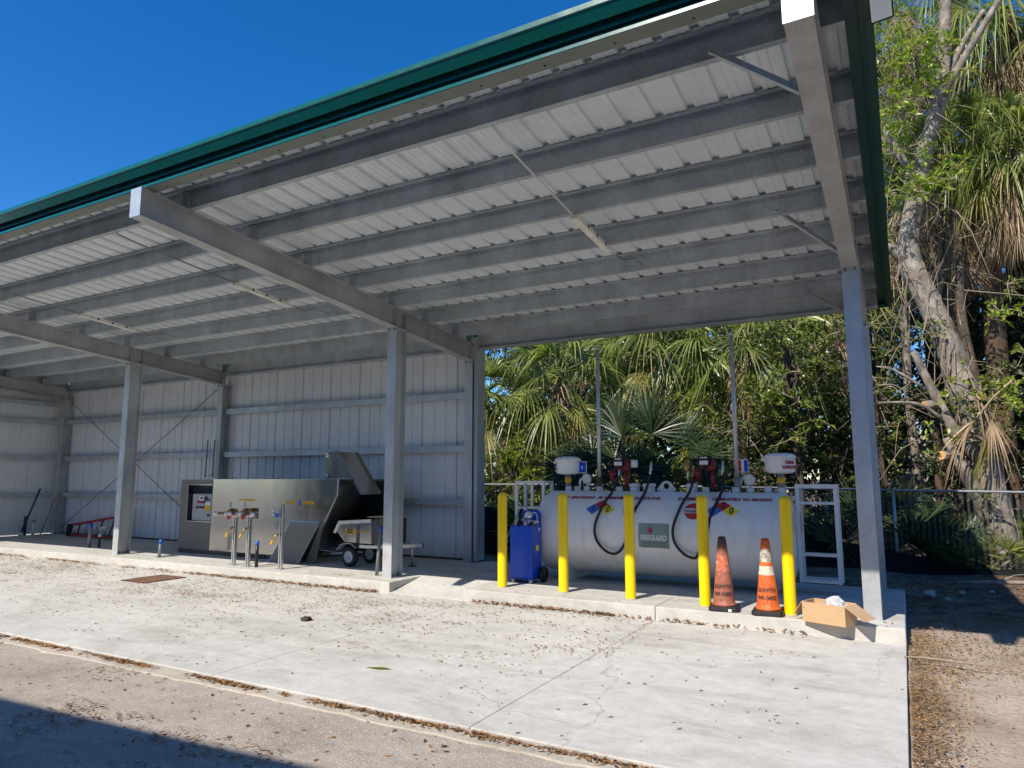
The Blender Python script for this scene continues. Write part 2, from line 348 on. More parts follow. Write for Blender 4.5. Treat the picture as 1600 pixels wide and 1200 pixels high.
def text_geo(txt, size, shear=0, bold=0, sx=1, spacing=1):
    key = (txt, size, shear, bold, sx, spacing)
    if key not in _tc:
        cu = bpy.data.curves.new('lettering', 'FONT'); cu.body = txt; cu.size = size; cu.align_x = 'CENTER'; cu.align_y = 'CENTER'
        cu.shear = shear; cu.offset = bold; cu.space_character = spacing; cu.resolution_u = 3; cu.fill_mode = 'FRONT'
        ob = bpy.data.objects.new('lettering', cu); COL.objects.link(ob)
        bpy.context.view_layer.update()
        dg = bpy.context.evaluated_depsgraph_get(); me = bpy.data.meshes.new_from_object(ob.evaluated_get(dg))
        _tc[key] = ([(v.co.x * sx, v.co.y) for v in me.vertices], [tuple(p.vertices) for p in me.polygons])
        bpy.data.objects.remove(ob); bpy.data.curves.remove(cu); bpy.data.meshes.remove(me)
    return _tc[key]
def put_text(mb, txt, size, fn, mi=0, **k):
    vs, fs = text_geo(txt, size, **k); mb.add([fn(x, y) for x, y in vs], fs, mi=mi)
def grid_patch(mb, x0, x1, y0, y1, fn, nx=8, ny=8, mi=0):
    vs = [fn(x0 + (x1 - x0) * i / nx, y0 + (y1 - y0) * j / ny) for j in range(ny + 1) for i in range(nx + 1)]
    mb.add(vs, [(j * (nx + 1) + i, j * (nx + 1) + i + 1, (j + 1) * (nx + 1) + i + 1, (j + 1) * (nx + 1) + i) for j in range(ny) for i in range(nx)], True, mi)
def disc_patch(mb, r0, r1, fn, n=32, a0=0, a1=360, mi=0):
    vs = []
    for k in range(n + 1):
        t = R(a0 + (a1 - a0) * k / n); vs += [fn(r0 * math.cos(t), r0 * math.sin(t)), fn(r1 * math.cos(t), r1 * math.sin(t))]
    mb.add(vs, [(2 * k, 2 * k + 1, 2 * k + 3, 2 * k + 2) for k in range(n)], True, mi)
U = random.uniform

# ================================================================== THE SETTING
def axis_pts(lo, hi, fine0, fine1, step):
    p = [lo, lo * .5 + fine0 * .5] if lo < fine0 - 5 else [lo]
    x = fine0
    while x < fine1: p.append(x); x += step
    p += [fine1, fine1 * .5 + hi * .5, hi]; return p
def build_ground():
    xs = axis_pts(-400, 400, -2, 8, .16); ys = axis_pts(-300, 700, 2, 17, .16); mb = MB(); vs = []
    for y in ys:
        for x in xs:
            z = -.06
            if -.3 < x < 8 and 2 < y < 17 or y > 11.3 and -2 < x < 8 and y < 17:
                z = -.05 + .05 * mnoise.noise((x * .7, y * .7, 1)) + .02 * mnoise.noise((x * 3, y * 3, 5))
                if x < .15 and y < 11.3: z = min(z, -.035)
                if x > .15: z += .02
                if y > 10.5: z += min(.12, (y - 10.5) * .03)
            vs.append((x, y, z))
    nx = len(xs)
    mb.add(vs, [(j * nx + i, j * nx + i + 1, (j + 1) * nx + i + 1, (j + 1) * nx + i) for j in range(len(ys) - 1) for i in range(nx - 1)], True)
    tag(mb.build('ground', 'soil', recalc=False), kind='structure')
build_ground()
mb = MB()
xs = [-120 + 6 * i for i in range(18)] + [-14 + .25 * i for i in range(57)]
ys = [-60, -20, -6] + [.5 + .22 * i for i in range(16)] + [4.02]
xs = sorted(set(xs)); vs = [(x, y, -.028 + .012 * mnoise.noise((x * .8, y * .8, 2)) * (1 if x < -.3 and y < 3.9 else 0)) for y in ys for x in xs]; nx = len(xs)
mb.add(vs, [(j * nx + i, j * nx + i + 1, (j + 1) * nx + i + 1, (j + 1) * nx + i) for j in range(len(ys) - 1) for i in range(nx - 1)], True)
tag(mb.build('asphalt_road', 'asphalt', recalc=False), kind='structure')
# rough spilled concrete along the apron's front edge
mb = MB(); n = 150; top = []; bot = []
for i in range(n + 1):
    x = -20 + 19.85 * i / n
    top.append((x, 4.159, -.012)); e = 3.99 - .05 * mnoise.noise((x * 1.7, 0, 3)) - .035 * mnoise.noise((x * 6, 3, 3)); bot.append((x, e, -.016))
low = [(x, y - .012, -.05) for x, y, z in bot]
mb.add(top + bot + low, [(i, i + 1, n + 1 + i + 1, n + 1 + i) for i in range(n)] + [(n + 1 + i, n + 2 + i, 2 * n + 3 + i, 2 * n + 2 + i) for i in range(n)])
tag(mb.build('concrete_edge_strip', 'edge'), kind='structure')
# apron panels with saw-cut joints
mb = MB(); js = [-20.6, -16.9, -14.0, -11.15, -8.38, -5.22, -2.64, -.0765]
for a, b in zip(js, js[1:]): mb.box(a + .002, b - .002, 4.16, 8.208, -.14, 0)
tag(mb.build('concrete_apron', 'apron', bevel=.006), kind='structure')
# raised slab under the shed, with a ramp let into its front edge
SZ = .15
mb = MB()
mb.box(-20.75, -6.6, 8.21, 9.0, -.1, SZ); mb.box(-20.75, -12.9, 9.0, 11.12, -.1, SZ); mb.box(-12.895, -6.0, 9.0, 11.12, -.1, SZ); mb.box(-5.995, -.075, 9.0, 11.0, -.1, SZ)
mb.box(-5.32, -2.645, 8.2, 8.995, -.1, SZ); mb.box(-2.639, -.075, 8.2, 8.995, -.1, SZ)
mb.add([(-6.6, 8.2, 0.002), (-5.32, 8.2, .002), (-5.32, 9.0, SZ), (-6.6, 9.0, SZ), (-6.6, 8.2, -.1), (-5.32, 8.2, -.1), (-5.32, 9, -.1), (-6.6, 9, -.1)],
       [(0, 1, 2, 3), (0, 4, 5, 1), (7, 6, 5, 4)])
tag(mb.build('concrete_slab', 'slab', bevel=.01), kind='structure')

# ================================================================== THE SHED
X1, X2, X3, X0 = -13.851, -6.995, -.455, -20.34
CW, CD, YC, YB = .171, .27, 8.525, 10.77
SL = .08925
def rbot(y): return 4.395 - SL * (y - 4.227)       # rafter underside
def rtop(y): return rbot(y) + .313
PY = [4.80, 5.735, 6.65, 7.56, 8.465, 9.367, 10.267]
shed = thing('open_shed', (-10, 9, SZ), 'long galvanised steel lean-to shed with green eave trim and open front', 'shed')
XL, XR = -20.62, -.02
# roof sheet
def rib_profile():
    p = []; x = XR - .02
    while x > XL:
        p += [(x, 0), (x - .055, 0), (x - .068, .004), (x - .084, .004), (x - .097, 0), (x - .125, 0), (x - .138, .004), (x - .154, .004), (x - .167, 0), (x - .195, 0), (x - .203, .034), (x - .262, .034), (x - .27, 0)]
        x -= .2785
    return p
prof = rib_profile(); y0, y1 = 4.26, 11.08; mb = MB(); m_ = len(prof)
vs = []
for y in (y0, y1):
    for x, h in prof: vs.append((x, y, rtop(y) + .228 + h))
mb.add(vs, [(i, i + 1, m_ + i + 1, m_ + i) for i in range(m_ - 1)])
rp = mb.build('roof_panel', 'panel', shed, recalc=False)
s_ = rp.modifiers.new('thickness', 'SOLIDIFY'); s_.thickness = .0015
# purlins (Z sections), lapped over each rafter
RX = [X0, X1, X2, X3]
_b = MB().lathe((0, 0, 0), [(.0, -.01), (.011, -.01), (.011, .002)], 6, (0, 1, 0)).build('bolt', 'steel'); BOLT = _b.data; bpy.data.objects.remove(_b)
for y in PY:
    zb = rtop(y) + .001; mb = MB(); D = .226
    for a, b, o in ((XL, X1 + .6, .0), (X1 - .5, X2 + .65, .004), (X2 - .5, -.14, .008)):
        yy = y + o; z0 = zb + o * .6
        mb.box(a, b, yy, yy + .0025, z0, z0 + D - .006)
        mb.box(a, b, yy + .003, yy + .062, z0, z0 + .0025); mb.box(a, b, yy + .0625, yy + .065, z0, z0 + .02)
        mb.box(a, b, yy - .06, yy - .0005, z0 + D - .009, z0 + D - .0065); mb.box(a, b, yy - .063, yy - .0605, z0 + D - .03, z0 + D - .0065)
    p = mb.build('purlin', 'galv', shed)
    for xr in RX[1:]:
        for dx in (-.42, .22):
            for dz in (.06, .16):
                bolt = bpy.data.objects.new('bolt', BOLT); COL.objects.link(bolt); bolt.parent = p
                bolt.location = Vector((xr + CW / 2 + (dx if xr < -1 else dx * .45 - .35), y - .0005, zb + dz)) - Vector(shed.location)
# rafters (I beams with end plate, stiffeners, purlin clips)
for xr in RX:
    cx = xr + CW / 2; mb = MB(); ya, yb = 4.239, 10.90; n_ = 1
    def sl_box(x0, x1, d0, d1, ya=ya, yb=yb):
        mb.add([(x0, ya, rbot(ya) + d0), (x1, ya, rbot(ya) + d0), (x1, yb, rbot(yb) + d0), (x0, yb, rbot(yb) + d0), (x0, ya, rbot(ya) + d1), (x1, ya, rbot(ya) + d1), (x1, yb, rbot(yb) + d1), (x0, yb, rbot(yb) + d1)],
               [(0, 3, 2, 1), (4, 5, 6, 7), (0, 1, 5, 4), (1, 2, 6, 5), (2, 3, 7, 6), (3, 0, 4, 7)])
    sl_box(xr, xr + CW, 0, .010); sl_box(xr, xr + CW, .303, .313); sl_box(cx - .004, cx + .004, .0101, .3029)
    raf = mb.build('rafter', 'galv_raft', shed)
    MB().box(xr - .004, xr + CW + .004, 4.226, 4.2385, rbot(4.23) - .004, rtop(4.23) - .004).build('end_plate', 'galv_col', raf)
    for y in (YC + .004, YC + CD - .012, 10.75):
        for a, b in ((xr + .004, cx - .0045), (cx + .0045, xr + CW - .004)): MB().box(a, b, y, y + .009, rbot(y) + .011, rbot(y) + .3).build('stiffener', 'galv_raft', raf)
    for y in PY: MB().box(cx - .075, cx + .085, y - .012, y - .002, rtop(y) + .001, rtop(y) + .2).box(cx - .004, cx + .004, y - .07, y - .012, rtop(y) + .001, rtop(y) + .17).build('purlin_clip', 'galv', raf)
# columns
def column(x, y, ztop, yd):
    cx = x + CW / 2; mb = MB()
    mb.box(x, x + CW, y, y + .011, SZ + .016, ztop - .014); mb.box(x, x + CW, y + yd - .011, y + yd, SZ + .016, ztop - .014)
    mb.box(cx - .004, cx + .004, y + .0112, y + yd - .0112, SZ + .016, ztop - .014)
    c = mb.build('column', 'galv_col', shed)
    MB().box(x - .008, x + CW + .008, y - .008, y + yd + .008, SZ, SZ + .0155).build('base_plate', 'galv_col', c)
    MB().box(x - .012, x + CW + .012, y - .015, y + yd + .015, ztop - .0135, ztop - .001).build('cap_plate', 'galv', c)
    for sx in (x + .035, x + CW - .035):
        for sy in (y + .06, y + yd - .06): MB().cyl((sx, sy, SZ + .016), (sx, sy, SZ + .06), .012, 6).build('anchor_bolt', 'darksteel', c)
        MB().cyl((sx, y - .006, ztop - .045), (sx, y - .006, ztop - .0136), .01, 6).build('cap_bolt', 'darksteel', c)
for x in RX: column(x, YC, rbot(YC), CD)
for x in RX: column(x, YB, rbot(YB) - .006, .22)
# back and side walls of ribbed sheet
def wall_profile(a, b):
    p = []; x = a
    while x < b:
        p += [(x, 0), (x + .012, .022), (x + .03, .022), (x + .042, 0)]
        p += [(x + .10, 0), (x + .106, .003), (x + .114, .003), (x + .12, 0), (x + .18, 0), (x + .186, .003), (x + .194, .003), (x + .2, 0)]
        x += .27
    return [(min(q, b), h) for q, h in p]
def sheet(pts, zt, zb, name):
    mb = MB(); n = len(pts); mb.add([(x, y, zb) for x, y in pts] + [(x, y, zt if not callable(zt) else zt(y)) for x, y in pts], [(i, i + 1, n + i + 1, n + i) for i in range(n - 1)])
    o = mb.build(name, 'wall', shed, recalc=False); s = o.modifiers.new('thickness', 'SOLIDIFY'); s.thickness = .0015; return o
YW = 11.03
bw = sheet([(x, YW + h) for x, h in wall_profile(-20.56, -6.76)], rtop(YW) + .2, SZ + .03, 'back_wall')
sw = sheet([(-20.56 - h, y) for y, h in wall_profile(4.5, YW)], lambda y: rtop(y) + .227, SZ + .03, 'side_wall')
MB().box(-20.6, -6.76, YW - .02, YW + .028, SZ + .001, SZ + .035).build('base_trim', 'darksteel', bw)
# lap seams with screws, every third rib
x = -20.56 + .27
while x < -6.8:
    MB().box(x - .005, x - .001, YW - .004, YW - .0008, SZ + .04, rtop(YW) + .1).build('lap_seam', 'darksteel', bw); x += .81
for z in (1.15, 2.13, 3.12):
    for a, b in ((X0 + CW + .01, X1 - .03), (X1 + CW + .03, X2 - .02)):
        mb = MB(); mb.box(a, b, YW - .16, YW - .1575, z, z + .11); mb.box(a, b, YW - .157, YW - .006, z + .112, z + .1145); mb.box(a, b, YW - .157, YW - .09, z - .003, z - .0005)
        mb.box(a, b, YW - .17, YW - .1605, z + .085, z + .1145); mb.box(a, a + .6, YW - .166, YW - .1606, z + .01, z + .083)
        mb.build('girt', 'galv', shed)
    mb = MB(); mb.box(-20.44, -20.437, 4.6, YB - .04, z, z + .11); mb.box(-20.55, -20.4405, 4.6, YB - .04, z + .1105, z + .113); mb.build('girt', 'galv', shed)
mb = MB(); mb.box(-20.44, -20.437, 4.6, YB - .04, 3.62, 3.73); mb.box(-20.55, -20.4405, 4.6, YB - .04, 3.731, 3.733); mb.build('girt', 'galv', shed)
# eave strut at the back, under the panel ends
for a, b in ((X0 + .1, X1 - .05), (X1 + .2, X2 - .05), (X2 + .2, -.15)):
    y = 10.90; zt = rtop(y) + .212; mb = MB()
    mb.box(a, b, y, y + .003, zt - .30, zt); mb.box(a, b, y - .055, y - .0005, zt - .3, zt - .2975); mb.box(a, b, y + .0035, y + .12, zt - .2995, zt - .297); mb.box(a, b, y - .058, y - .0555, zt - .3, zt - .275)
    mb.build('eave_strut', 'galv', shed)
tr = MB().box(-20.6, XR, 11.085, 11.115, rtop(11.1) - .03, rtop(11.1) + .30); tr.box(-20.6, XR, 11.03, 11.0845, rtop(11.1) + .0, rtop(11.1) + .003)
tr.build('rear_eave_trim', 'green', shed)
ct = MB(); ct.box(-6.755, -6.74, YB + .05, YW + .05, SZ + .03, rtop(YW) + .1); ct.box(-6.82, -6.756, YB + .045, YB + .05, SZ + .03, rtop(YW) - .1); ct.box(-6.80, -6.756, YW + .045, YW + .05, SZ + .03, rtop(YW) + .1)
ct.build('corner_trim', 'galv_col', shed)
# front eave: a folded gutter trim
gp = [(4.45, 4.93), (4.2, 4.935), (4.142, 4.928), (4.138, 4.924), (4.138, 4.884), (4.146, 4.880), (4.204, 4.806), (4.208, 4.895), (4.254, 4.895), (4.254, 4.781), (4.254, 4.769), (4.262, 4.769), (4.264, 4.85), (4.283, 4.85), (4.285, 4.743), (4.270, 4.741), (4.270, 4.714), (4.418, 4.716), (4.418, 4.9), (4.4175, 4.9), (4.4175, 4.7175)]
mb = MB(); n = len(gp)
mb.add([(XL, y, z) for y, z in gp] + [(.03, y, z) for y, z in gp], [(i, i + 1, n + i + 1, n + i) for i in range(n - 1)])
gut = mb.build('eave_trim', 'green', shed, recalc=False); s_ = gut.modifiers.new('thickness', 'SOLIDIFY'); s_.thickness = .001
x = XL + .1
while x < -.1: MB().lathe((x, 4.36, 4.7085), [(0, -.006), (.008, -.006), (.008, .001)], 6).build('screw', 'darksteel', gut); x += .557
mb = MB(); mb.box(XL, -.03, 4.275, 4.414, 4.709, 4.7128); mb.build('soffit_strip', 'green_soffit', gut)
# rake trim down the right-hand edge
mb = MB()
def rk(x0, x1, d0, d1):
    ya, yb = 4.14, 11.12
    mb.add([(x0, ya, rtop(ya) + d0), (x1, ya, rtop(ya) + d0), (x1, yb, rtop(yb) + d0), (x0, yb, rtop(yb) + d0), (x0, ya, rtop(ya) + d1), (x1, ya, rtop(ya) + d1), (x1, yb, rtop(yb) + d1), (x0, yb, rtop(yb) + d1)],
           [(0, 3, 2, 1), (4, 5, 6, 7), (0, 1, 5, 4), (1, 2, 6, 5), (2, 3, 7, 6), (3, 0, 4, 7)])
rk(-.14, -.045, .03, .05); rk(-.05, -.02, -.01, .23); rk(-.022, .03, -.03, .25); rk(-.055, .034, .266, .285)
mb.build('rake_trim', 'green_shaded', shed)
# flange braces at the end rafter and bolts, wind-brace rods on the back wall
for a, b in (((-1.02, 4.79, rtop(4.8) + .06), (-.45, 5.05, rbot(5.05) + .05)), ((-1.0, 7.56, rtop(7.56) + .06), (-.45, 8.15, rbot(8.15) + .05)), ((-1.0, 10.26, rtop(10.26) + .06), (-.45, 10.7, rbot(10.7) + .05))):
    MB().bar(a, b, .035, .045).build('flange_brace', 'galv', shed)
rods = [((-20.1, 10.86, 3.78), (-13.95, 10.86, .35)), ((-20.1, 10.87, .3), (-13.95, 10.87, 3.74))]
for a, b in rods: MB().tube([a, b], .011, 6).build('brace_rod', 'greypipe', shed)
cb = MB()
for x in (-14.03, -13.79): cb.tube([(x, 10.7, 1.66), (x, 10.72, 2.52)], .016, 8)
cb.box(-14.06, -13.76, 10.68, 10.72, 1.7, 1.715); cb.build('conduit', 'greypipe', shed)

# strip lights under the purlins
def strip_light(x, label, thin):
    z0, z1 = rtop(6.65) - .035, rtop(7.68) - .03
    t = thing('strip_light', (x, 7.1, rtop(7.1)), label, 'light', 'strip lights under the roof')
    mb = MB(); mb.bar((x, 6.65, z0), (x, 7.68, z1), .085, .06); mb.build('lamp_housing', 'led', t, bevel=.012)
    for k in (.3, .55, .8): y = 6.65 + 1.03 * k; MB().box(x + .034, x + .05, y - .012, y + .012, rtop(y) - .05, rtop(y) - .012).build('clip', 'darksteel', t)
    mb = MB(); mb.tube([(x + .06, 4.82, rtop(4.82) + .06), (x + .05, 4.86, rtop(4.86) - .012), (x + .01, 5.2, rtop(5.2) - .014), (x, 5.8, rtop(5.8) - .016), (x - .01, 6.66, rtop(6.66) - .018)], .011 if not thin else .009, 8)
    mb.build('conduit', 'pvc' if not thin else 'greypipe', t)
    mb = MB(); mb.tube([(x, 7.68, z1), (x + .03, 7.8, z1 - .01), (x + .12, 7.9, z1 - .07), (x + .2, 8.05, z1 - .01), (x + .2, 8.4, z1 - .02)], .004, 5); mb.build('loose_wire', 'black_pl', t)
strip_light(-2.93, 'white strip light hanging under the roof of the right-hand bay, above the fuel tank', False)
strip_light(-8.32, 'white strip light hanging under the roof above the stainless machine and trailer', True)
strip_light(-12.25, 'white strip light under the roof beside the far left rafter', True)
# flood light on the rake corner
fl = thing('flood_light', (.05, 4.45, 4.6), 'pale square flood light clamped to the green roof corner', 'flood light')
mb = MB(); c0 = Vector((.062, 4.40, 4.455)); mb.add([c0 + Vector(p) for p in ((-.06, -.10, .055), (.07, -.10, .07), (.075, .03, -.095), (-.055, .03, -.11), (-.05, -.05, .09), (.06, -.05, .10), (.065, .085, -.05), (-.045, .085, -.06))],
       [(0, 1, 2, 3), (4, 7, 6, 5), (0, 4, 5, 1), (1, 5, 6, 2), (2, 6, 7, 3), (3, 7, 4, 0)])
mb.build('lamp_body', 'black_pl', fl, bevel=.006)
ps = [(-.05, -.1035, .045), (.06, -.1035, .058), (.065, .022, -.088), (-.045, .022, -.1)]
mb = MB(); mb.add([c0 + Vector(p) + Vector((0, -.004, -.003)) for p in ps] + [c0 + Vector(p) + Vector((0, .001, 0)) for p in ps], [(0, 1, 2, 3), (0, 4, 5, 1), (1, 5, 6, 2), (2, 6, 7, 3), (3, 7, 4, 0)])
mb.build('lens', 'led', fl)
mb = MB(); mb.bar((.02, 4.46, 4.68), (.045, 4.45, 4.53), .04, .05); mb.cyl((.0, 4.45, 4.54), (.07, 4.45, 4.54), .012, 8); mb.build('bracket', 'steel', fl)

# the building behind the camera that throws the foreground shadow
bb = thing('rear_building', (-8, -4, 0), 'plain brown metal building standing behind the camera', 'building')
ang = math.atan2(.23, 3.42)
def rb(x, y, z):  # along its front line
    return (-12 + x * math.cos(ang) - y * math.sin(ang), -3.11 + x * math.sin(ang) + y * math.cos(ang), z)
mb = MB(); mb.prism([(0, 0), (34, 0), (34, -8), (0, -8)], lambda x, y, a: rb(x - 12, y, a), -.02, 5.2); mb.build('wall', 'bldg_brown', bb)
mb = MB(); mb.prism([(-.2, .05), (34.2, .05), (34.2, -8.2), (-.2, -8.2)], lambda x, y, a: rb(x - 12, y, a), 5.205, 5.5); mb.build('roof', 'green', bb)
for i in range(3):
    a = 4 + i * 9; mb = MB(); mb.prism([(a, .06), (a + 4, .06), (a + 4, .005), (a, .005)], lambda x, y, z: rb(x - 12, y, z), 0, 3.6); mb.build('door', 'wall', bb)

# ================================================================== FUEL TANK
TX0, TX1, TY, TZ, TR = -4.93, -1.27, 10.0, .852, .597
tank = thing('fuel_tank', (-3.1, TY, SZ), 'white horizontal double fuel tank with red lettering, vents and pumps on its top', 'fuel tank')
mb = MB(); prof = [(0, -.001)]
mb.lathe((TX0, TY, TZ), [(.0, 0), (.25, .004), (.42, .016), (.52, .045), (.57, .085), (TR, .14), (TR, .5), (TR, 1.2), (TR, TX1 - TX0 - .14), (.57, TX1 - TX0 - .085), (.52, TX1 - TX0 - .045), (.42, TX1 - TX0 - .016), (.25, TX1 - TX0 - .004), (0, TX1 - TX0)], 72, (1, 0, 0))
shell = mb.build('shell', 'tank', tank)
for xw in (TX0 + .14, -3.1, TX1 - .14): MB().lathe((xw - .006, TY, TZ), [(TR - .002, 0), (TR + .0022, .003), (TR + .0022, .009), (TR - .002, .012)], 72, (1, 0, 0)).build('weld_seam', 'tank', shell)
for xs_ in (-4.45, -1.62):
    poly = [(TY - .42, SZ), (TY + .42, SZ), (TY + .42, TZ - .42)] + [(TY + math.sin(R(a)) * (TR + .002), TZ - math.cos(R(a)) * (TR + .002)) for a in range(40, -41, -8)] + [(TY - .42, TZ - .42)]
    MB().prism(poly, lambda y, z, a: (a, y, z), xs_ - .06, xs_ + .06).build('saddle', 'white', tank)
def on_tank(x0, z0, off=.003):
    """maps (x across, y up along the curve) to the front of the tank, centred where the flat height is z0"""
    a0 = math.asin(max(-1, min(1, (z0 - TZ) / TR)))
    def fn(x, y):
        a = a0 + y / TR; return (x0 + x, TY - math.cos(a) * (TR + off), TZ + math.sin(a) * (TR + off))
    return fn
def zt_of(v): return v
# lettering along the top front
def yz_hit(zs): return zs
def deco(name, m, fill, parent=shell): mb = MB(); fill(mb); return mb.build(name, m, parent, recalc=False)
ZT = 1.365
def line_text(t, xa, xb, z, size, m='redtxt', shear=.18, bold=.0045):
    vs, fs = text_geo(t, size, shear=shear, bold=bold); wdt = max(v[0] for v in vs) - min(v[0] for v in vs); k = (xb - xa) / wdt
    fn = on_tank((xa + xb) / 2, z); c = (max(v[0] for v in vs) + min(v[0] for v in vs)) / 2
    mb = MB(); mb.add([fn((x - c) * k, y) for x, y in vs], fs); mb.build('lettering', m, shell, recalc=False)
TXT = [('NO SMOKING', -4.53, -3.98), ('FLAMMABLE', -3.94, -3.47), ('GASOLINE', -3.38, -2.99), ('DIESEL', -2.75, -2.46), ('COMBUSTIBLE', -2.28, -1.90), ('NO SMOKING', -1.88, -1.50)]
LSCALE = 1.0
for t_, a, b in TXT: line_text(t_, a, b, ZT - .008, .09)
def placard(cx, cz, nums):
    k = .105; fn = on_tank(cx, cz)
    cells = [((-.115, -.085), 'nblue', nums[0]), ((0, .0), 'nred', nums[1]), ((.115, -.085), 'nyel', nums[2])]
    for (ox, oy), m, num in cells:
        mb = MB(); grid_patch(mb, -.5, .5, -.5, .5, lambda x, y: on_tank(cx, cz, .003)(ox + (x + y) * k * 1.06, oy + (y - x) * k * .84), 6, 6)
        p = mb.build('placard_cell', m, shell, recalc=False)
        mb = MB(); put_text(mb, num, .14, lambda x, y: on_tank(cx, cz, .0055)(ox + x, oy + y), bold=.004, sx=.8, shear=.1); mb.build('number', 'blk', p, recalc=False)
placard(-3.835, 1.265, '130'); placard(-2.115, 1.275, '120')
# round maker's decal and the thin listing ring
cx, cz = -2.49, 1.205
mb = MB(); disc_patch(mb, .001, .128, on_tank(cx, cz, .003)); dd = mb.build('maker_decal', 'white', shell, recalc=False)
mb = MB()
for s_ in (1, -1):
    vs = []; n = 20
    for i in range(n + 1):
        x = -.118 + .236 * i / n; y = math.sqrt(max(0, .125 ** 2 - x * x)); vs += [(x, s_ * .038), (x, s_ * max(y, .038))]
    mb.add([on_tank(cx, cz, .005)(*v) for v in vs], [(2 * i, 2 * i + 1, 2 * i + 3, 2 * i + 2) for i in range(n)])
mb.build('red_band', 'nred', dd, recalc=False)
mb = MB(); disc_patch(mb, .124, .129, on_tank(cx, cz, .0052)); mb.build('ring', 'blk', dd, recalc=False)
mb = MB(); put_text(mb, 'modern', .072, on_tank(cx, cz - .004, .006), bold=.001, spacing=.95); mb.build('lettering', 'blk', dd, recalc=False)
cx, cz = -3.405, 1.195
mb = MB(); disc_patch(mb, .082, .088, on_tank(cx, cz, .003)); rg = mb.build('listing_ring', 'blk', shell, recalc=False)
mb = MB(); put_text(mb, 'Steel', .038, on_tank(cx - .005, cz + .016, .003)); mb.build('lettering', 'blk', rg, recalc=False)
# green grey sign
cx, cz = -3.022, .865
mb = MB(); grid_patch(mb, -.215, .215, -.165, .165, on_tank(cx, cz, .003), 6, 12); sg = mb.build('tank_sign', 'sage', shell, recalc=False)
mb = MB(); put_text(mb, 'FiREGUaRD', .098, on_tank(cx, cz - .03, .006), bold=.0025, sx=.78, spacing=.95); mb.build('lettering', 'white', sg, recalc=False)
mb = MB(); fl_ = [(0, .0), (.022, .012), (.032, .035), (.024, .06), (.008, .08), (.0, .105), (-.012, .08), (-.028, .055), (-.032, .03), (-.02, .01)]
mb.add([on_tank(cx - .045, cz + .03, .006)(*v) for v in fl_], [tuple(range(len(fl_)))]); mb.build('flame', 'nred', sg, recalc=False)
mb = MB(); put_text(mb, 'THERMALLY PROTECTED', .034, on_tank(cx, cz - .10, .006), sx=.9); mb.build('small_print', 'blk', sg, recalc=False)
mb = MB(); put_text(mb, 'INSULATED STEEL TANK', .034, on_tank(cx, cz - .138, .006), sx=.88); mb.build('small_print', 'blk', sg, recalc=False)
# fittings on the top
TT = TZ + TR
def nozzle(x, r=.05, h=.07, y=TY, m='white', name='pipe_coupling'): MB().cyl((x, y, TT - .03), (x, y, TT + h), r, 20).build(name, m, tank)
for x, r in ((-4.55, .05), (-4.4, .05), (-4.24, .045), (-4.04, .05), (-3.72, .05), (-2.62, .05), (-2.44, .05), (-2.02, .055), (-1.83, .05), (-1.6, .05), (-1.43, .05)): nozzle(x, r)
for x, r in ((-3.48, .085), (-3.26, .10), (-2.63, .085)):
    mb = MB().cyl((x, TY, TT - .02), (x, TY, TT + .07), r * .86, 24); mb.lathe((x, TY, TT + .0705), [(r, 0), (r, .03), (r * .9, .045), (0, .05)], 24); mb.build('manway_cap', 'white', tank)
mb = MB(); a = [(-.17, 0), (-.10, .09), (-.06, .14), (0, .165), (.06, .14), (.10, .09), (.17, 0)]
hole = [(.042 * math.cos(R(t)), .085 + .042 * math.sin(R(t))) for t in range(0, 360, 20)]
# lifting lug: plate around a hole, as a ring of quads
outer = []
for (hx, hz) in hole:
    d = Vector((hx, hz - .085)).normalized(); best = None
    for (p, q) in zip(a + [a[0]], a[1:] + [a[0]]):
        P_, Q_ = Vector(p), Vector(q); e = Q_ - P_; den = d.x * e.y - d.y * e.x
        if abs(den) < 1e-9: continue
        rel = P_ - Vector((0, .085)); t_ = (rel.x * e.y - rel.y * e.x) / den; u_ = (rel.x * d.y - rel.y * d.x) / den
        if t_ > 0 and -1e-6 <= u_ <= 1 + 1e-6 and (best is None or t_ < best): best = t_
    outer.append((d.x * best, .085 + d.y * best))
LX = -3.0; n = len(hole); vs = []
for yy in (TY - .008, TY + .008): vs += [(LX + x, yy, TT - .005 + z) for x, z in hole] + [(LX + x, yy, TT - .005 + z) for x, z in outer]
fs = []
for i in range(n):
    j = (i + 1) % n; fs += [(i, j, n + j, n + i), (2 * n + i, 3 * n + i, 3 * n + j, 2 * n + j), (i, 2 * n + i, 2 * n + j, j), (n + i, n + j, 3 * n + j, 3 * n + i)]
mb.add(vs, fs); mb.build('lifting_lug', 'white', tank)
for x, zt_, m in ((-4.035, 3.64, 'galv_col'), (-2.0, 3.67, 'galv_col')):
    mb = MB().cyl((x, TY, TT + .07), (x, TY, zt_ - .02), .03, 12); mb.cyl((x, TY, zt_ - .02), (x, TY, zt_ + .03), .04, 12); vp = mb.build('vent_pipe', m, tank)
    MB().cyl((x, TY, TT + .06), (x, TY, TT + .2), .045, 12).build('pipe_collar', 'rust' if x < -3 else 'greypipe', vp)
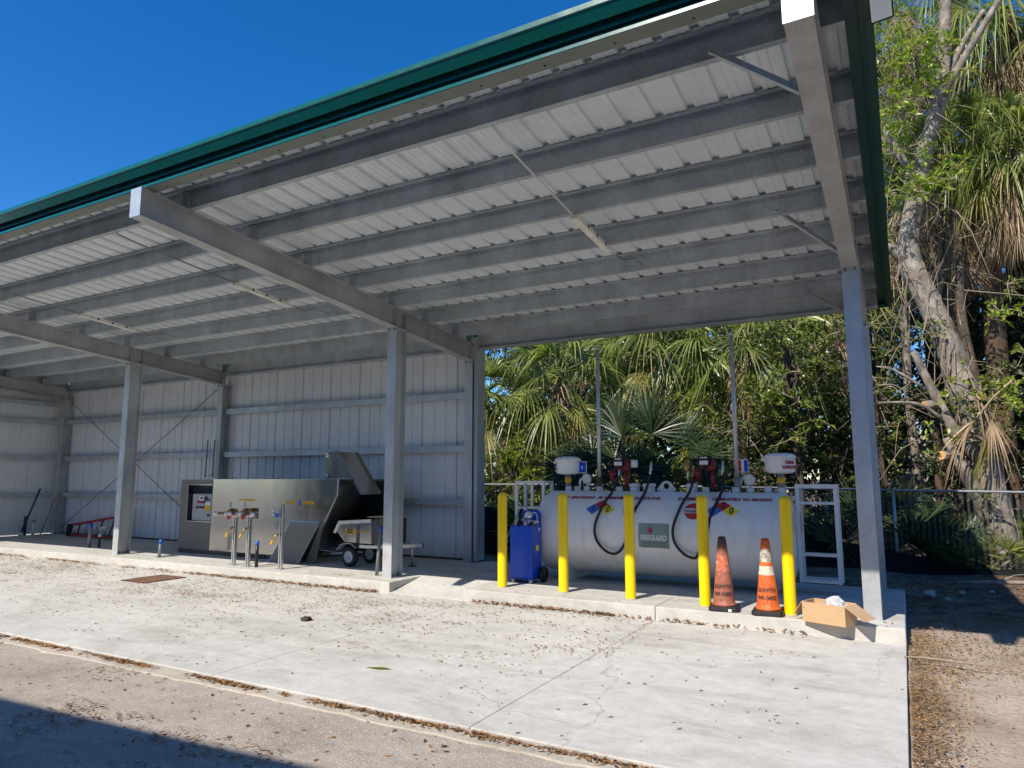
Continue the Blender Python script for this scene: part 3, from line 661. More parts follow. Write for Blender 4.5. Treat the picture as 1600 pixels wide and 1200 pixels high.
def spill_pot(x, words_, lab_x):
    z0 = 1.70; mb = MB(); mb.lathe((x, TY, z0), [(.0, 0), (.12, .003), (.165, .015), (.19, .045), (.196, .10), (.196, .205), (.205, .208), (.205, .228), (.192, .25), (.15, .268), (.08, .276), (0, .278)], 32)
    mb.box(x - .24, x - .195, TY - .02, TY + .02, z0 + .17, z0 + .21)
    pot = mb.build('spill_container', 'tank', tank)
    MB().cyl((x, TY, TT + .06), (x, TY, z0 + .004), .045, 14).build('fill_pipe', 'greypipe', pot)
    MB().cyl((x, TY, TT + .13), (x, TY, TT + .2), .053, 14).build('yellow_band', 'yellow_sign', pot)
    a0 = lab_x
    def fn(px, py, o=.003): a = a0 + px / .195; return (x + math.sin(a) * (.197 + o), TY - math.cos(a) * (.197 + o), z0 + .115 + py)
    mb = MB(); grid_patch(mb, -.085, .085, -.065, .065, fn, 10, 2); lb = mb.build('label', 'white', pot, recalc=False)
    for k, wd in enumerate(words_):
        mb = MB(); put_text(mb, wd, .055, lambda px, py: fn(px, py + .03 - .062 * k, .005), bold=.004, sx=.62 if len(wd) > 6 else .9); mb.build('lettering', 'redtxt', lb, recalc=False)
spill_pot(-4.56, ('GASOLINE', 'FLAMMABLE'), R(-62)); spill_pot(-1.43, ('DIESEL', 'COMBUSTIBLE'), R(48))
def gauge(x, z=1.635):
    g = MB().lathe((x, TY - .03, z), [(0, .05), (.075, .05), (.078, 0), (.07, -.012), (.068, -.006), (0, -.006)], 28, (0, 1, 0)); g.cyl((x, TY, TT + .06), (x, TY, z - .06), .02, 10)
    g = g.build('gauge', 'steel', tank)
    mb = MB(); disc_patch(mb, .001, .067, lambda a, b: (x + a, TY - .0375, z + b)); fc = mb.build('dial', 'white', g, recalc=False)
    mb = MB()
    for k in range(12):
        t = R(30 * k); mb.bar((x + .048 * math.cos(t), TY - .0385, z + .048 * math.sin(t)), (x + .062 * math.cos(t), TY - .0385, z + .062 * math.sin(t)), .004, .001)
    mb.bar((x - .015, TY - .039, z - .01), (x + .04, TY - .039, z + .028), .006, .001); mb.build('dial_mark', 'blk', fc)
    MB().tube([(x - .13, TY + .02, TT + .06), (x - .13, TY + .02, TT + .16), (x - .08, TY + .02, TT + .2), (x - .03, TY + .02, z)], .022, 8).build('fitting', 'alu', g)
gauge(-4.235); gauge(-1.83, 1.62)
def flag_sign(x, two):
    z = 1.81; mb = MB().box(x - .075, x + .075, TY - .004, TY + .004, z - .09, z + .09); sgn = mb.build('warning_sign', 'white', tank)
    if two:
        MB().box(x - .068, x - .018, TY - .0065, TY - .0045, z - .08, z + .08).build('red_field', 'nred', sgn); MB().box(x + .02, x + .068, TY - .0065, TY - .0045, z - .08, z + .08).build('blue_field', 'blue', sgn)
    else:
        bf = MB().box(x - .065, x + .065, TY - .0065, TY - .0045, z - .08, z + .08).build('blue_field', 'blue', sgn)
        mb = MB(); put_text(mb, 'T', .06, lambda a, b: (x + a, TY - .008, z - .01 + b), bold=.004); mb.build('lettering', 'white', bf, recalc=False)
    MB().cyl((x + .02, TY + .012, TT), (x + .02, TY + .012, z), .008, 8).build('sign_post', 'steel', sgn)
flag_sign(-4.32, False); flag_sign(-1.92, True)
# pumps with meter heads, filters, nozzles and hanging hoses
def pump(x, flip, nx, hose, green):
    t = tank
    mb = MB(); mb.box(x - .075, x + .075, TY - .09, TY + .05, 1.815, 1.955); p = mb.build('pump_meter', 'black_pl', t, bevel=.008)
    MB().box(x - .06, x + .06, TY - .094, TY - .0905, 1.83, 1.885).build('meter_window', 'white', p)
    mb = MB()
    for k in range(4): mb.box(x - .046 + .026 * k, x - .03 + .026 * k, TY - .094, TY - .0905, 1.915, 1.94)
    mb.build('counter_digit', 'white', p)
    s = flip
    mb = MB(); mb.lathe((x + .10 * s, TY, 1.83), [(.0, -.09), (.045, -.085), (.055, -.05), (.055, .05), (.04, .08), (0, .09)], 16); mb.box(x + .02 * s, x + .10 * s, TY - .04, TY + .04, 1.74, 1.81)
    mb.cyl((x + .1 * s, TY, TT + .05), (x + .1 * s, TY, 1.75), .035, 12); mb.build('pump_body', 'red', p)
    mb = MB(); mb.lathe((x - .10, TY - .06, 1.71), [(0, -.045), (.05, -.04), (.062, 0), (.05, .04), (0, .045)], 14, (0, 1, 0)); mb.bar((x - .12, TY - .06, 1.70), (x - .08, TY - .07, 1.61), .06, .06); mb.bar((x - .13, TY - .06, 1.74), (x - .02, TY - .04, 1.80), .03, .04)
    mb.build('nozzle_boot', 'red', p)
    if green: MB().lathe((x + .22, TY - .02, 1.72), [(0, -.05), (.04, -.045), (.045, .04), (0, .05)], 12).build('green_filter', mat('green_filter_cap', (.02, .25, .10), .4), p)
pump(-3.70, 1, 0, 0, False); pump(-2.43, 1, 0, 0, True)
mb = MB().cyl((-3.46, TY - .05, 1.80), (-3.46, TY - .05, 1.91), .05, 18); mb.build('fuel_filter', 'white', tank)
MB().cyl((-2.68, TY - .05, 1.74), (-2.68, TY - .05, 1.87), .045, 18).build('fuel_filter', 'brass', tank)
def spline(pts, n=10):
    pts = [Vector(p) for p in pts]; P_ = [pts[0]] + pts + [pts[-1]]; out = []
    for i in range(1, len(P_) - 2):
        for k in range(n):
            t = k / n; a, b, c, d = P_[i - 1], P_[i], P_[i + 1], P_[i + 2]
            out.append(.5 * ((2 * b) + (c - a) * t + (2 * a - 5 * b + 4 * c - d) * t * t + (3 * b - a - 3 * c + d) * t ** 3))
    return out + [pts[-1]]
HY = TY - TR - .03
def hose(xl, xr, name, zt=1.62, zb=.62):
    xm = (xl + xr) / 2
    pts = [(xl + .06, TY - .08, zt + .05), (xl + .05, TY - .28, TT + .02), (xl - .02, TY - .50, 1.27), (xl - .10, HY, 1.0), (xl - .09, HY - .01, .80), (xl + .03, HY - .01, .65), (xl + .17, HY - .01, .60), (xr - .12, HY - .01, .66), (xr - .02, HY, .85), (xr + .03, TY - .52, 1.15), (xr + .09, TY - .40, 1.32), (xr + .13, TY - .22, TT + .04), (xr + .14, TY - .06, 1.70)]
    return MB().tube(spline(pts, 8), .019, 8).build('hose', 'black_rub', tank)
h1 = hose(-3.76, -3.36, 'hose'); h2 = hose(-2.635, -2.29, 'hose')
for x, z in ((-3.71, 1.63), (-3.22, 1.68), (-2.67, 1.63), (-2.19, 1.68)): MB().tube([(x, TY - .07, z), (x + .01, TY - .05, z + .10), (x + .01, TY - .02, z + .2)], [.016, .02, .018], 8).build('hose_nozzle', 'steel', tank)
# access ladders bolted to both ends
def tank_ladder(xa, xb, zt, zb, rungs):
    lad = None; yf, yr = 9.98, 10.28
    mb = MB()
    for x in (xa, xb):
        for y in (yf, yr): mb.box(x - .022, x + .022, y - .022, y + .022, zb, zt - .045)
    for y in (yf, yr): mb.box(xa - .0225, xb + .0225, y - .0225, y + .0225, zt - .0445, zt)
    for x in (xa, xb): mb.box(x - .0215, x + .0215, yf + .023, yr - .023, zt - .044, zt - .001); mb.box(x - .0215, x + .0215, yf + .0225, yr - .0225, zb + .001, zb + .045)
    lad = mb.build('ladder', 'white', tank)
    for z in rungs: MB().box(xa + .0225, xb - .0225, yf - .02, yf + .12 if z > .6 else yr + .02, z, z + .035).build('rung', 'white', lad)
    return lad
tank_ladder(-1.235, -.775, 1.56, .30, (1.30, .64, .305))
tank_ladder(-5.46, -4.98, 1.60, .30, (1.16, .64, .305))
l2 = MB()
for x in (-5.18, ): l2.box(x - .018, x + .018, 9.96, 9.995, 1.2, 1.556)
l2.build('rail_post', 'white', tank)
mb = MB(); mb.box(-1.19, -1.18, 9.72, 9.84, .95, 1.2); mb.build('data_plate', 'steel', tank)

# ================================================================== BOLLARDS, CONES, BOX, CADDY
bl = [(-4.956, 8.634, 'yellow bollard beside the blue fuel caddy, leftmost of the five'), (-4.024, 8.643, 'yellow bollard in front of the tank\'s left end, just past the blue caddy'),
      (-3.062, 8.556, 'yellow bollard beside the grey green tank sign, middle of the five'), (-2.128, 8.516, 'yellow bollard beside the faded grimy cone and round red decal'),
      (-1.174, 8.425, 'yellow bollard beside the cardboard box and the bright orange cone')]
first = None
for x, y, lab in bl:
    if first is None:
        first = thing('bollard', (x, y, SZ), lab, 'bollard', 'yellow bollards guarding the fuel tank')
        mb = MB(); r = .066; mb.lathe((x, y, SZ), [(r, 0), (r, .02), (r, .6), (r, 1.225), (r * .97, 1.25), (r * .85, 1.272), (r * .6, 1.288), (r * .3, 1.295), (0, 1.297)], 28); mb.build('sleeve', 'yellow', first)
        MB().lathe((x, y, SZ), [(r + .004, 0), (r + .004, .004), (r, .012)], 28).build('base_joint', 'edge', first)
        o = first
    else: o = copy_tree(first); o['label'] = lab
    o.location = (x, y, SZ)
def cone(x, y, rz, mt, lab, patch):
    t = thing('traffic_cone', (x, y, SZ), lab, 'traffic cone', 'traffic cones by the bollards'); t.rotation_euler.z = rz
    mb = MB(); k = .165
    pts = [(-k, -k + .03), (-k + .03, -k), (k - .03, -k), (k, -k + .03), (k, k - .03), (k - .03, k), (-k + .03, k), (-k, k - .03)]
    mb.prism(pts, lambda a, b, z: (a, b, z), 0.002, .042); mb.prism([(a * .96, b * .96) for a, b in pts], lambda a, b, z: (a, b, z), .0425, .052)
    mb.build('base', 'black_rub', t, local=True, bevel=.006)
    mb = MB(); pr = [(.136, .052), (.134, .075), (.122, .085), (.118, .12), (.104, .25), (.086, .42), (.0705, .56), (.0605, .66), (.049, .77), (.041, .815), (.032, .822), (.030, .80)]
    vs = []; mb.lathe((0, 0, 0), pr, 40); b = mb.build('body', mt, t, local=True)
    def fn(px, py, z0): z = z0 + py; r = .1415 - .112 * (z / .8) if z > .1 else .13; r = .118 + (.0705 - .118) * (z - .12) / (.56 - .12) + .0025; a = px / r - rz + .06; return (math.sin(a) * r, -math.cos(a) * r, z)
    for wd, z0, sz in (('GRIFFITH', .265, .062), ('949-0400', .185, .066)):
        mb = MB(); put_text(mb, wd, sz, lambda a, c: fn(a, c, z0), bold=.0015, sx=.85); mb.build('lettering', 'blk', b, local=True, recalc=False)
    if patch: MB().box(.05, .085, -k - .0035, -k - .001, .008, .036).build('tape_scrap', 'white', t, local=True)
    return t
cone(-1.885, 8.40, R(9), cone_mat('faded_grimy_cone_plastic', True), 'faded, sooty traffic cone with no clear bands on a black base', True)
cone(-1.40, 8.365, R(4), cone_mat('bright_cone_plastic', False), 'bright orange traffic cone with two scuffed whitish bands', False)

# open cardboard box overhanging the kerb, with a wad of clear film
def build_box():
    t = thing('cardboard_box', (-.79, 7.9, SZ), 'open brown cardboard box with splayed flaps on the slab\'s front edge', 'cardboard box')
    p0, p1 = Vector((-1.02, 8.14, SZ)), Vector((-.60, 7.985, SZ)); dx = (p1 - p0); Lx = dx.length; dx.normalize(); dy = Vector((-dx.y, dx.x, 0)); Wy, H, th = .27, .20, .005
    up = Vector((0, 0, 1)); p0 = p0 + up * .003
    def P(a, b, c): return p0 + dx * a + dy * b + up * c
    def slab(a0, a1, b0, b1, c0, c1, mb): mb.add([P(a0, b0, c0), P(a1, b0, c0), P(a1, b1, c0), P(a0, b1, c0), P(a0, b0, c1), P(a1, b0, c1), P(a1, b1, c1), P(a0, b1, c1)], [(0, 3, 2, 1), (4, 5, 6, 7), (0, 1, 5, 4), (1, 2, 6, 5), (2, 3, 7, 6), (3, 0, 4, 7)])
    mb = MB(); slab(0, Lx, 0, Wy, 0, th, mb); slab(0, Lx, 0, th, th, H, mb); slab(0, Lx, Wy - th, Wy, th, H, mb); slab(0, th, th, Wy - th, th, H, mb); slab(Lx - th, Lx, th, Wy - th, th, H, mb)
    mb.build('body', 'card', t)
    def flap(e0, e1, d, L, mb):
        d = d.normalized(); n = (e1 - e0).cross(d).normalized() * th; q = [e0, e1, e1 + d * L, e0 + d * L]
        mb.add(q + [v + n for v in q], [(0, 1, 2, 3), (7, 6, 5, 4), (0, 4, 5, 1), (1, 5, 6, 2), (2, 6, 7, 3), (3, 7, 4, 0)])
    for e0, e1, d, L in ((P(0, .004, H), P(0, Wy - .004, H), -dx * .55 - up * .8, .17), (P(Lx, .004, H), P(Lx, Wy - .004, H), dx * .78 - up * .5 , .22), (P(.004, Wy, H), P(Lx - .004, Wy, H), dy * .6 - up * .55, .15)):
        mb = MB(); flap(e0, e1, d, L, mb); mb.build('flap', 'card', t)
    MB().add([P(.006, -.0012, H - .06), P(.032, -.0012, H - .06), P(.032, -.0012, H - .055), P(.006, -.0012, H - .055)], [(0, 1, 2, 3)]).build('slit', 'darksteel', t)
    f = thing('plastic_film', P(.30, .13, .06), 'crumpled clear plastic film sticking out of the cardboard box', 'plastic film')
    mb = MB()
    for ox, oy, oz, r in ((0, 0, .15, .088), (-.13, .0, .09, .06)):
        n1, n2 = 10, 14; vs = []
        for i in range(n1 + 1):
            for j in range(n2):
                a, b = math.pi * i / n1, 2 * math.pi * j / n2; rr = r * (1 + .38 * mnoise.noise((i * 1.9 + ox * 9, j * 1.7, 2)) + .2 * random.random())
                vs.append(P(.30 + ox + math.sin(a) * math.cos(b) * rr, .13 + oy + math.sin(a) * math.sin(b) * rr, oz + .02 + math.cos(a) * rr))
        mb.add(vs, [(i * n2 + j, i * n2 + (j + 1) % n2, (i + 1) * n2 + (j + 1) % n2, (i + 1) * n2 + j) for i in range(n1) for j in range(n2)])
        m, t_, p = base_mat('clear_film'); p.inputs['Base Color'].default_value = (.9, .92, .95, 1); p.inputs['Roughness'].default_value = .12; p.inputs['Transmission Weight'].default_value = .55; p.inputs['IOR'].default_value = 1.2
        MT['clear2'] = m
        mb.build('film_wad', 'clear2', f, recalc=False); mb = MB()
build_box()

# blue wheeled fuel caddy
def build_caddy():
    t = thing('fuel_caddy', (-4.88, 9.2, SZ), 'blue wheeled fuel caddy with a hand pump, between bollard and tank', 'fuel caddy')
    x0, x1, y0, y1 = -5.06, -4.705, 9.04, 9.36; zb, zt = SZ + .07, .955
    MB().box(x0, x1, y0, y1, zb, zt).build('tank_body', 'blue', t, bevel=.012)
    MB().box(x0 - .006, x1 + .006, y0 - .006, y1 + .006, zb - .012, zb - .0005).build('base_tray', 'blue', t)
    for x in (x0 + .035, x1 - .035):
        mb = MB(); mb.lathe((x - .014, y0 + .04, SZ + .033), [(0, 0), (.033, 0), (.033, .028), (0, .028)], 16, (1, 0, 0)); c = mb.build('caster_wheel', 'wheelgrey', t)
        MB().box(x - .022, x - .017, y0 + .02, y0 + .06, SZ + .03, zb - .0125).box(x + .017, x + .022, y0 + .02, y0 + .06, SZ + .03, zb - .0125).build('caster_fork', 'steel', c)
    for x in (x0 - .075, x1 + .022):
        w_ = MB().lathe((x, y1 - .04, SZ + .11), [(.06, -.004), (.1, 0), (.11, .015), (.11, .04), (.1, .055), (.06, .058)], 28, (1, 0, 0), caps=False).build('wheel', 'black_rub', t)
        MB().lathe((x, y1 - .04, SZ + .11), [(0, -.002), (.059, .004), (.059, .05), (0, .056)], 20, (1, 0, 0)).build('rim', 'darksteel', w_)
    hd = MB().tube([(x0 + .03, y1 + .015, zb), (x0 + .03, y1 + .015, 1.13), (x0 + .05, y1 + .015, 1.155), (x1 - .05, y1 + .015, 1.155), (x1 - .03, y1 + .015, 1.13), (x1 - .03, y1 + .015, zb)], .014, 8).build('handle', 'blue', t)
    MB().box(x0 + .04, x1 - .04, y1 + .01, y1 + .02, 1.0, 1.15).build('back_plate', 'blue', t)
    xc = (x0 + x1) / 2 + .03
    mb = MB(); mb.lathe((xc, y0 + .19, 1.10), [(0, -.05), (.05, -.045), (.062, -.02), (.062, .02), (.05, .045), (0, .05)], 18, (0, 1, 0)); mb.cyl((xc, y0 + .2, zt), (xc, y0 + .2, 1.05), .02, 10); mb.bar((xc, y0 + .13, 1.10), (xc - .07, y0 + .10, 1.03), .016, .012)
    mb.cyl((xc - .09, y0 + .2, 1.03), (xc + .16, y0 + .2, 1.01), .012, 8); pmp = mb.build('hand_pump', 'alu', t)
    MB().tube(spline([(xc - .02, y0 + .2, 1.15), (xc - .04, y0 + .2, 1.22), (xc - .14, y0 + .19, 1.20), (xc - .22, y0 + .15, 1.0), (xc - .27, y0 + .06, .82), (x0 - .12, y0 + .02, .68), (x0 - .19, y0 + .1, .66)], 8), .012, 8).build('hose', 'greypipe', t)
    MB().tube(spline([(xc + .04, y0 + .2, 1.13), (xc + .12, y0 + .18, 1.14), (xc + .17, y0 + .14, 1.04), (xc + .10, y0 + .12, .98)], 6), .010, 8).build('hose', 'steel', t)
    MB().lathe((x0 + .07, y0 + .12, zt), [(.03, 0), (.03, .03), (.018, .06), (.008, .075), (0, .077)], 14).build('filler_cap', 'red', t)
    MB().box(x1 + .0005, x1 + .002, y0 + .13, y0 + .22, .60, .68).build('label', 'nyel', t)
    mb = MB(); disc_patch(mb, .001, .026, lambda a, b: (x1 + .0015, y0 + .235 + a, .90 + b)); mb.build('round_sticker', 'white', t, recalc=False)
build_caddy()

# ================================================================== STAINLESS MACHINE IN THE MIDDLE BAY
MY = 9.42
mach = thing('wash_water_machine', (-10.9, 9.9, SZ), 'long stainless steel wash water recycling tank with control panel and raised chute', 'machine')
face = [(-12.11, .235), (-9.414, .235), (-8.773, 1.354), (-8.765, 1.629), (-12.09, 1.629)]
mb = MB().prism(face, lambda x, z, a: (x, a, z), MY, MY + .012); fp = mb.build('front_plate', 'stainless', mach)
mb = MB()
for (x0, z0), (x1, z1) in zip(face[1:], face[2:4]): mb.bar((x0, MY - .002, z0), (x1, MY - .002, z1), .022, .022)
mb.build('edge_trim', 'steel', fp)
# hopper floor and rear plate beyond, open at the sloping end
MB().prism([(-12.09, .24), (-9.6, .24), (-8.9, .24), (-8.2, 1.35), (-8.2, 1.629), (-12.09, 1.629)], lambda x, z, a: (x, a, z), 10.45, 10.462).build('rear_plate', 'stainless', mach)
MB().add([(-9.62, MY + .014, .25), (-9.62, 10.448, .25), (-10.3, 10.448, 1.5), (-10.3, MY + .014, 1.5), (-9.63, MY + .014, .245), (-9.63, 10.448, .245), (-10.31, 10.448, 1.495), (-10.31, MY + .014, 1.495)], [(0, 1, 2, 3), (7, 6, 5, 4), (0, 4, 5, 1), (1, 5, 6, 2), (2, 6, 7, 3), (3, 7, 4, 0)]).build('hopper_plate', 'stainless', mach)
MB().box(-12.09, -9.0, MY + .5, 10.44, 1.60, 1.622).build('top_deck', 'stainless', mach)
MB().tube([(-9.45, MY + .25, .30), (-9.25, MY + .55, .26), (-8.5, MY + .8, .27)], .06, 10).build('drain_pipe', 'stainless', mach)
sk = MB(); sk.box(-13.09, -9.5, MY + .02, MY + .08, SZ + .001, .234); sk.box(-13.09, -9.5, 10.38, 10.44, SZ + .001, .234); skb = sk.build('skid_rail', 'darksteel', mach)
for a in (-11.31, -10.745): MB().box(a, a + .2, MY + .006, MY + .018, SZ + .012, .226).build('fork_slot', 'black_pl', skb)
# tread plate cabinet with a recessed window for the controls
w0, w1, z0, z1 = -12.85, -12.13, .79, 1.515
tl = [(-13.09, .235), (-12.115, .235), (-12.10, 1.622), (-13.075, 1.622)]
mb = MB(); mb.box(-13.085, w0, MY, MY + .01, .235, 1.622); mb.box(w0 + .001, -12.113, MY, MY + .01, .235, z0); mb.box(w0 + .001, -12.113, MY, MY + .01, z1, 1.622)
cb = mb.build('cabinet_front', 'diamond', mach)
MB().box(-13.085, -13.075, MY + .011, 10.44, .235, 1.622).build('cabinet_side', 'diamond', mach)
MB().box(w0, -12.113, MY + .35, MY + .36, z0, z1).box(w0, w0 + .006, MY + .0105, MY + .349, z0, z1).box(w0 + .007, -12.113, MY + .0105, MY + .349, z1 - .008, z1 - .001).box(w0 + .007, -12.113, MY + .0105, MY + .349, z0 + .001, z0 + .008).build('window_recess', 'stainless', cb)
mb = MB(); mb.box(w0 - .012, w0 + .004, MY - .006, MY - .0005, z0, z1); mb.box(w0 - .012, -12.12, MY - .006, MY - .0005, z1 + .0005, z1 + .014); mb.box(w0 - .012, -12.12, MY - .006, MY - .0005, z0 - .014, z0 - .0005); mb.build('window_frame', 'steel', cb)
cpx0, cpx1, cz0, cz1 = -12.72, -12.15, .805, 1.335
cpn = MB().box(cpx0, cpx1, MY + .02, MY + .2, cz0, cz1).build('control_panel', 'greybox', mach, bevel=.008)
def cp_item(name, m, u0, v0, u1, v1, d=.006): return MB().box(cpx0 + (cpx1 - cpx0) * u0, cpx0 + (cpx1 - cpx0) * u1, MY + .0195 - d, MY + .0195, cz1 - (cz1 - cz0) * v1, cz1 - (cz1 - cz0) * v0).build(name, m, cpn)
cp_item('meter_bezel', 'white', .37, .07, .64, .27); cp_item('meter_window', 'blk', .44, .12, .57, .20, .008); cp_item('rotary_switch', 'blk', .66, .10, .80, .26, .02); cp_item('key_switch', 'blk', .87, .18, .93, .26, .012)
for u, v, m in ((.34, .31, 'nred'), (.47, .31, 'nred'), (.63, .31, 'blk'), (.28, .51, 'blk'), (.44, .51, 'blk'), (.60, .51, 'blk'), (.9, .80, 'blk')):
    mb = MB(); x = cpx0 + (cpx1 - cpx0) * u; z = cz1 - (cz1 - cz0) * v; mb.lathe((x, MY + .019, z), [(.024, 0), (.024, -.02), (.016, -.03), (0, -.03)], 12, (0, 1, 0)); mb.build('push_button', m, cpn)
cp_item('white_tag', 'white', .70, .31, .96, .43); ts = cp_item('yellow_tag', 'yellow_sign', .70, .435, .96, .64)
# chute
CY0, CY1 = 9.62, 10.15
side = [(-9.28, 1.64), (-9.28, 2.13), (-9.02, 2.13), (-8.675, 1.66)]
for y in (CY0, CY1): MB().prism(side, lambda x, z, a: (x, a, z), y, y + .008).build('chute_cheek', 'stainless', mach)
mb = MB(); q = [(-9.02, 2.13), (-8.42, 1.345)]; d = Vector((q[1][0] - q[0][0], 0, q[1][1] - q[0][1])).normalized(); nn = Vector((d.z, 0, -d.x)) * .008
def plate(y0, y1, a, b, o=0):
    A = Vector((q[0][0], 0, q[0][1])) + d * a + nn * o; B = Vector((q[0][0], 0, q[0][1])) + d * b + nn * o
    vs = [(A.x, y0, A.z), (B.x, y0, B.z), (B.x, y1, B.z), (A.x, y1, A.z)]; vs += [(x + nn.x, y, z + nn.z) for x, y, z in vs]
    mb.add(vs, [(0, 1, 2, 3), (7, 6, 5, 4), (0, 4, 5, 1), (1, 5, 6, 2), (2, 6, 7, 3), (3, 7, 4, 0)])
plate(CY0 + .009, CY1 - .001, .0, .97)
for y in (CY0 + .001, CY1 + .001):
    A = Vector((q[0][0], y, q[0][1])); B = A + d * .97; up = Vector((d.z, 0, -d.x)) * -.04
    mb.add([A, B, B + up, A + up, A + Vector((0, .007, 0)), B + Vector((0, .007, 0)), B + up + Vector((0, .007, 0)), A + up + Vector((0, .007, 0))], [(0, 1, 2, 3), (7, 6, 5, 4), (0, 4, 5, 1), (1, 5, 6, 2), (2, 6, 7, 3), (3, 7, 4, 0)])
mb.build('chute_slide', 'stainless', mach)
for z in (1.68, 2.07): MB().lathe((-9.24, CY0 - .001, z), [(.018, 0), (.05, 0), (.05, -.02), (.022, -.03), (.018, 0)], 18, (0, 1, 0), caps=False).build('bearing', 'steel', mach)
for x in (-11.9, -10.6, -9.9): MB().tube([(x, MY + .3, 1.62), (x, MY + .3, 1.67), (x + .12, MY + .3, 1.67), (x + .12, MY + .3, 1.62)], .01, 6).build('lift_handle', 'steel', mach)
MB().box(-11.56, -11.545, MY - .003, MY - .0005, .27, .52).build('seam_mark', 'darksteel', fp)
# yellow lettering with its blue drop
lx = MB(); put_text(lx, 'WASTE', .075, lambda a, b: (-9.92 + a, MY - .004, 1.20 + b), bold=.004); lx.build('lettering', 'yellow_sign', fp, recalc=False)
lx = MB(); put_text(lx, '2WATER', .075, lambda a, b: (-9.47 + a, MY - .004, 1.20 + b), bold=.004); lx.build('lettering', 'yellow_sign', fp, recalc=False)
lx = MB(); lx.add([(-9.685 + x, MY - .004, 1.19 + z) for x, z in ((0, .07), (-.03, .015), (-.035, -.01), (-.02, -.035), (0, -.042), (.02, -.035), (.035, -.01), (.03, .015))], [tuple(range(8))]); lx.build('drop_logo', 'nblue', fp, recalc=False)

# ---- small hopper trailer
TYF = 9.28
trl = thing('hopper_trailer', (-8.2, 9.5, SZ), 'small steel hopper trailer with black letters on a yellow patch, behind the middle column', 'trailer')
sp = [(-8.455, .56), (-7.86, .55), (-7.86, .93), (-8.56, .90), (-8.66, .76)]
MB().prism(sp, lambda x, z, a: (x, a, z), TYF, TYF + .55).build('hopper', 'stainless', trl, bevel=.004)
MB().prism([(-7.858, .55), (-7.55, .55), (-7.55, .98), (-7.858, .955)], lambda x, z, a: (x, a, z), TYF + .01, TYF + .54).build('engine_box', 'darksteel', trl)
rim = [(-8.70, .715), (-8.59, .915), (-7.862, .962), (-7.862, .905), (-8.56, .858), (-8.645, .70)]
MB().prism(rim, lambda x, z, a: (x, a, z), TYF - .02, TYF - .003).build('rim_band', 'alu', trl)
MB().box(-8.0, -7.4, TYF + .04, TYF + .5, .985, 1.0).build('lid_board', 'card', trl)
MB().box(-8.19, -8.12, TYF - .004, TYF - .0005, .56, .862).build('strap', 'darksteel', trl)
pt = MB().box(-8.43, -8.215, TYF - .004, TYF - .0005, .705, .79).build('yellow_patch', 'yellow_sign', trl)
lx = MB(); put_text(lx, 'ESD', .095, lambda a, b: (-8.322 + a, TYF - .0055, .747 + b), bold=.005); lx.build('lettering', 'blk', pt, recalc=False)
lx = MB(); put_text(lx, 'Waste2Water', .065, lambda a, b: (-8.03 + a, TYF - .0055, .755 + b), shear=.3, sx=.72); lx.build('lettering', 'yellow_sign', trl, recalc=False)
for y in (TYF - .02, TYF + .52):
    w_ = MB().lathe((-8.345, y, SZ + .165), [(.10, -.004), (.14, -.004), (.162, .015), (.165, .05), (.162, .075), (.14, .09), (.10, .09)], 32, (0, 1, 0), caps=False).build('wheel', 'black_rub', trl)
    MB().lathe((-8.345, y, SZ + .165), [(.0, .012), (.022, .012), (.024, .0), (.03, .015), (.085, .02), (.099, .002), (.1, .08), (0, .08)], 26, (0, 1, 0)).build('rim', 'wheelgrey', w_)
    f = MB(); pp = [(-8.60, .42), (-8.50, .515), (-8.40, .545), (-8.28, .54), (-8.16, .47)]
    for (xa, za), (xb, zb) in zip(pp, pp[1:]): f.add([(xa, y - .03, za), (xb, y - .03, zb), (xb, y + .11, zb), (xa, y + .11, za), (xa, y - .03, za + .006), (xb, y - .03, zb + .006), (xb, y + .11, zb + .006), (xa, y + .11, za + .006)], [(0, 3, 2, 1), (4, 5, 6, 7), (0, 1, 5, 4), (1, 2, 6, 5), (2, 3, 7, 6), (3, 0, 4, 7)])
    f.build('fender', 'alu', trl)
MB().bar((-8.12, TYF + .02, .50), (-7.5, TYF + .12, .50), .05, .05).bar((-8.12, TYF + .5, .50), (-7.5, TYF + .42, .50), .05, .05).bar((-7.52, TYF + .1, .50), (-7.52, TYF + .44, .50), .05, .05).build('frame', 'alu', trl)
MB().bar((-7.55, TYF + .3, .50), (-7.30, 9.93, .50), .05, .055).build('tongue', 'alu', trl)
jk = MB().cyl((-7.44, 9.86, SZ + .012), (-7.44, 9.86, .625), .02, 12).build('jack', 'alu', trl)
MB().cyl((-7.44, 9.86, SZ), (-7.44, 9.86, SZ + .011), .075, 18).build('foot', 'darksteel', jk)
MB().tube([(-7.33, 9.84, .42), (-7.33, 9.84, .60), (-7.36, 9.84, .61)], .008, 6).build('handle', 'steel', jk)
MB().cyl((-7.30, 9.93, .50), (-7.285, 9.95, .50), .035, 12).build('hitch_cup', 'black_rub', trl)

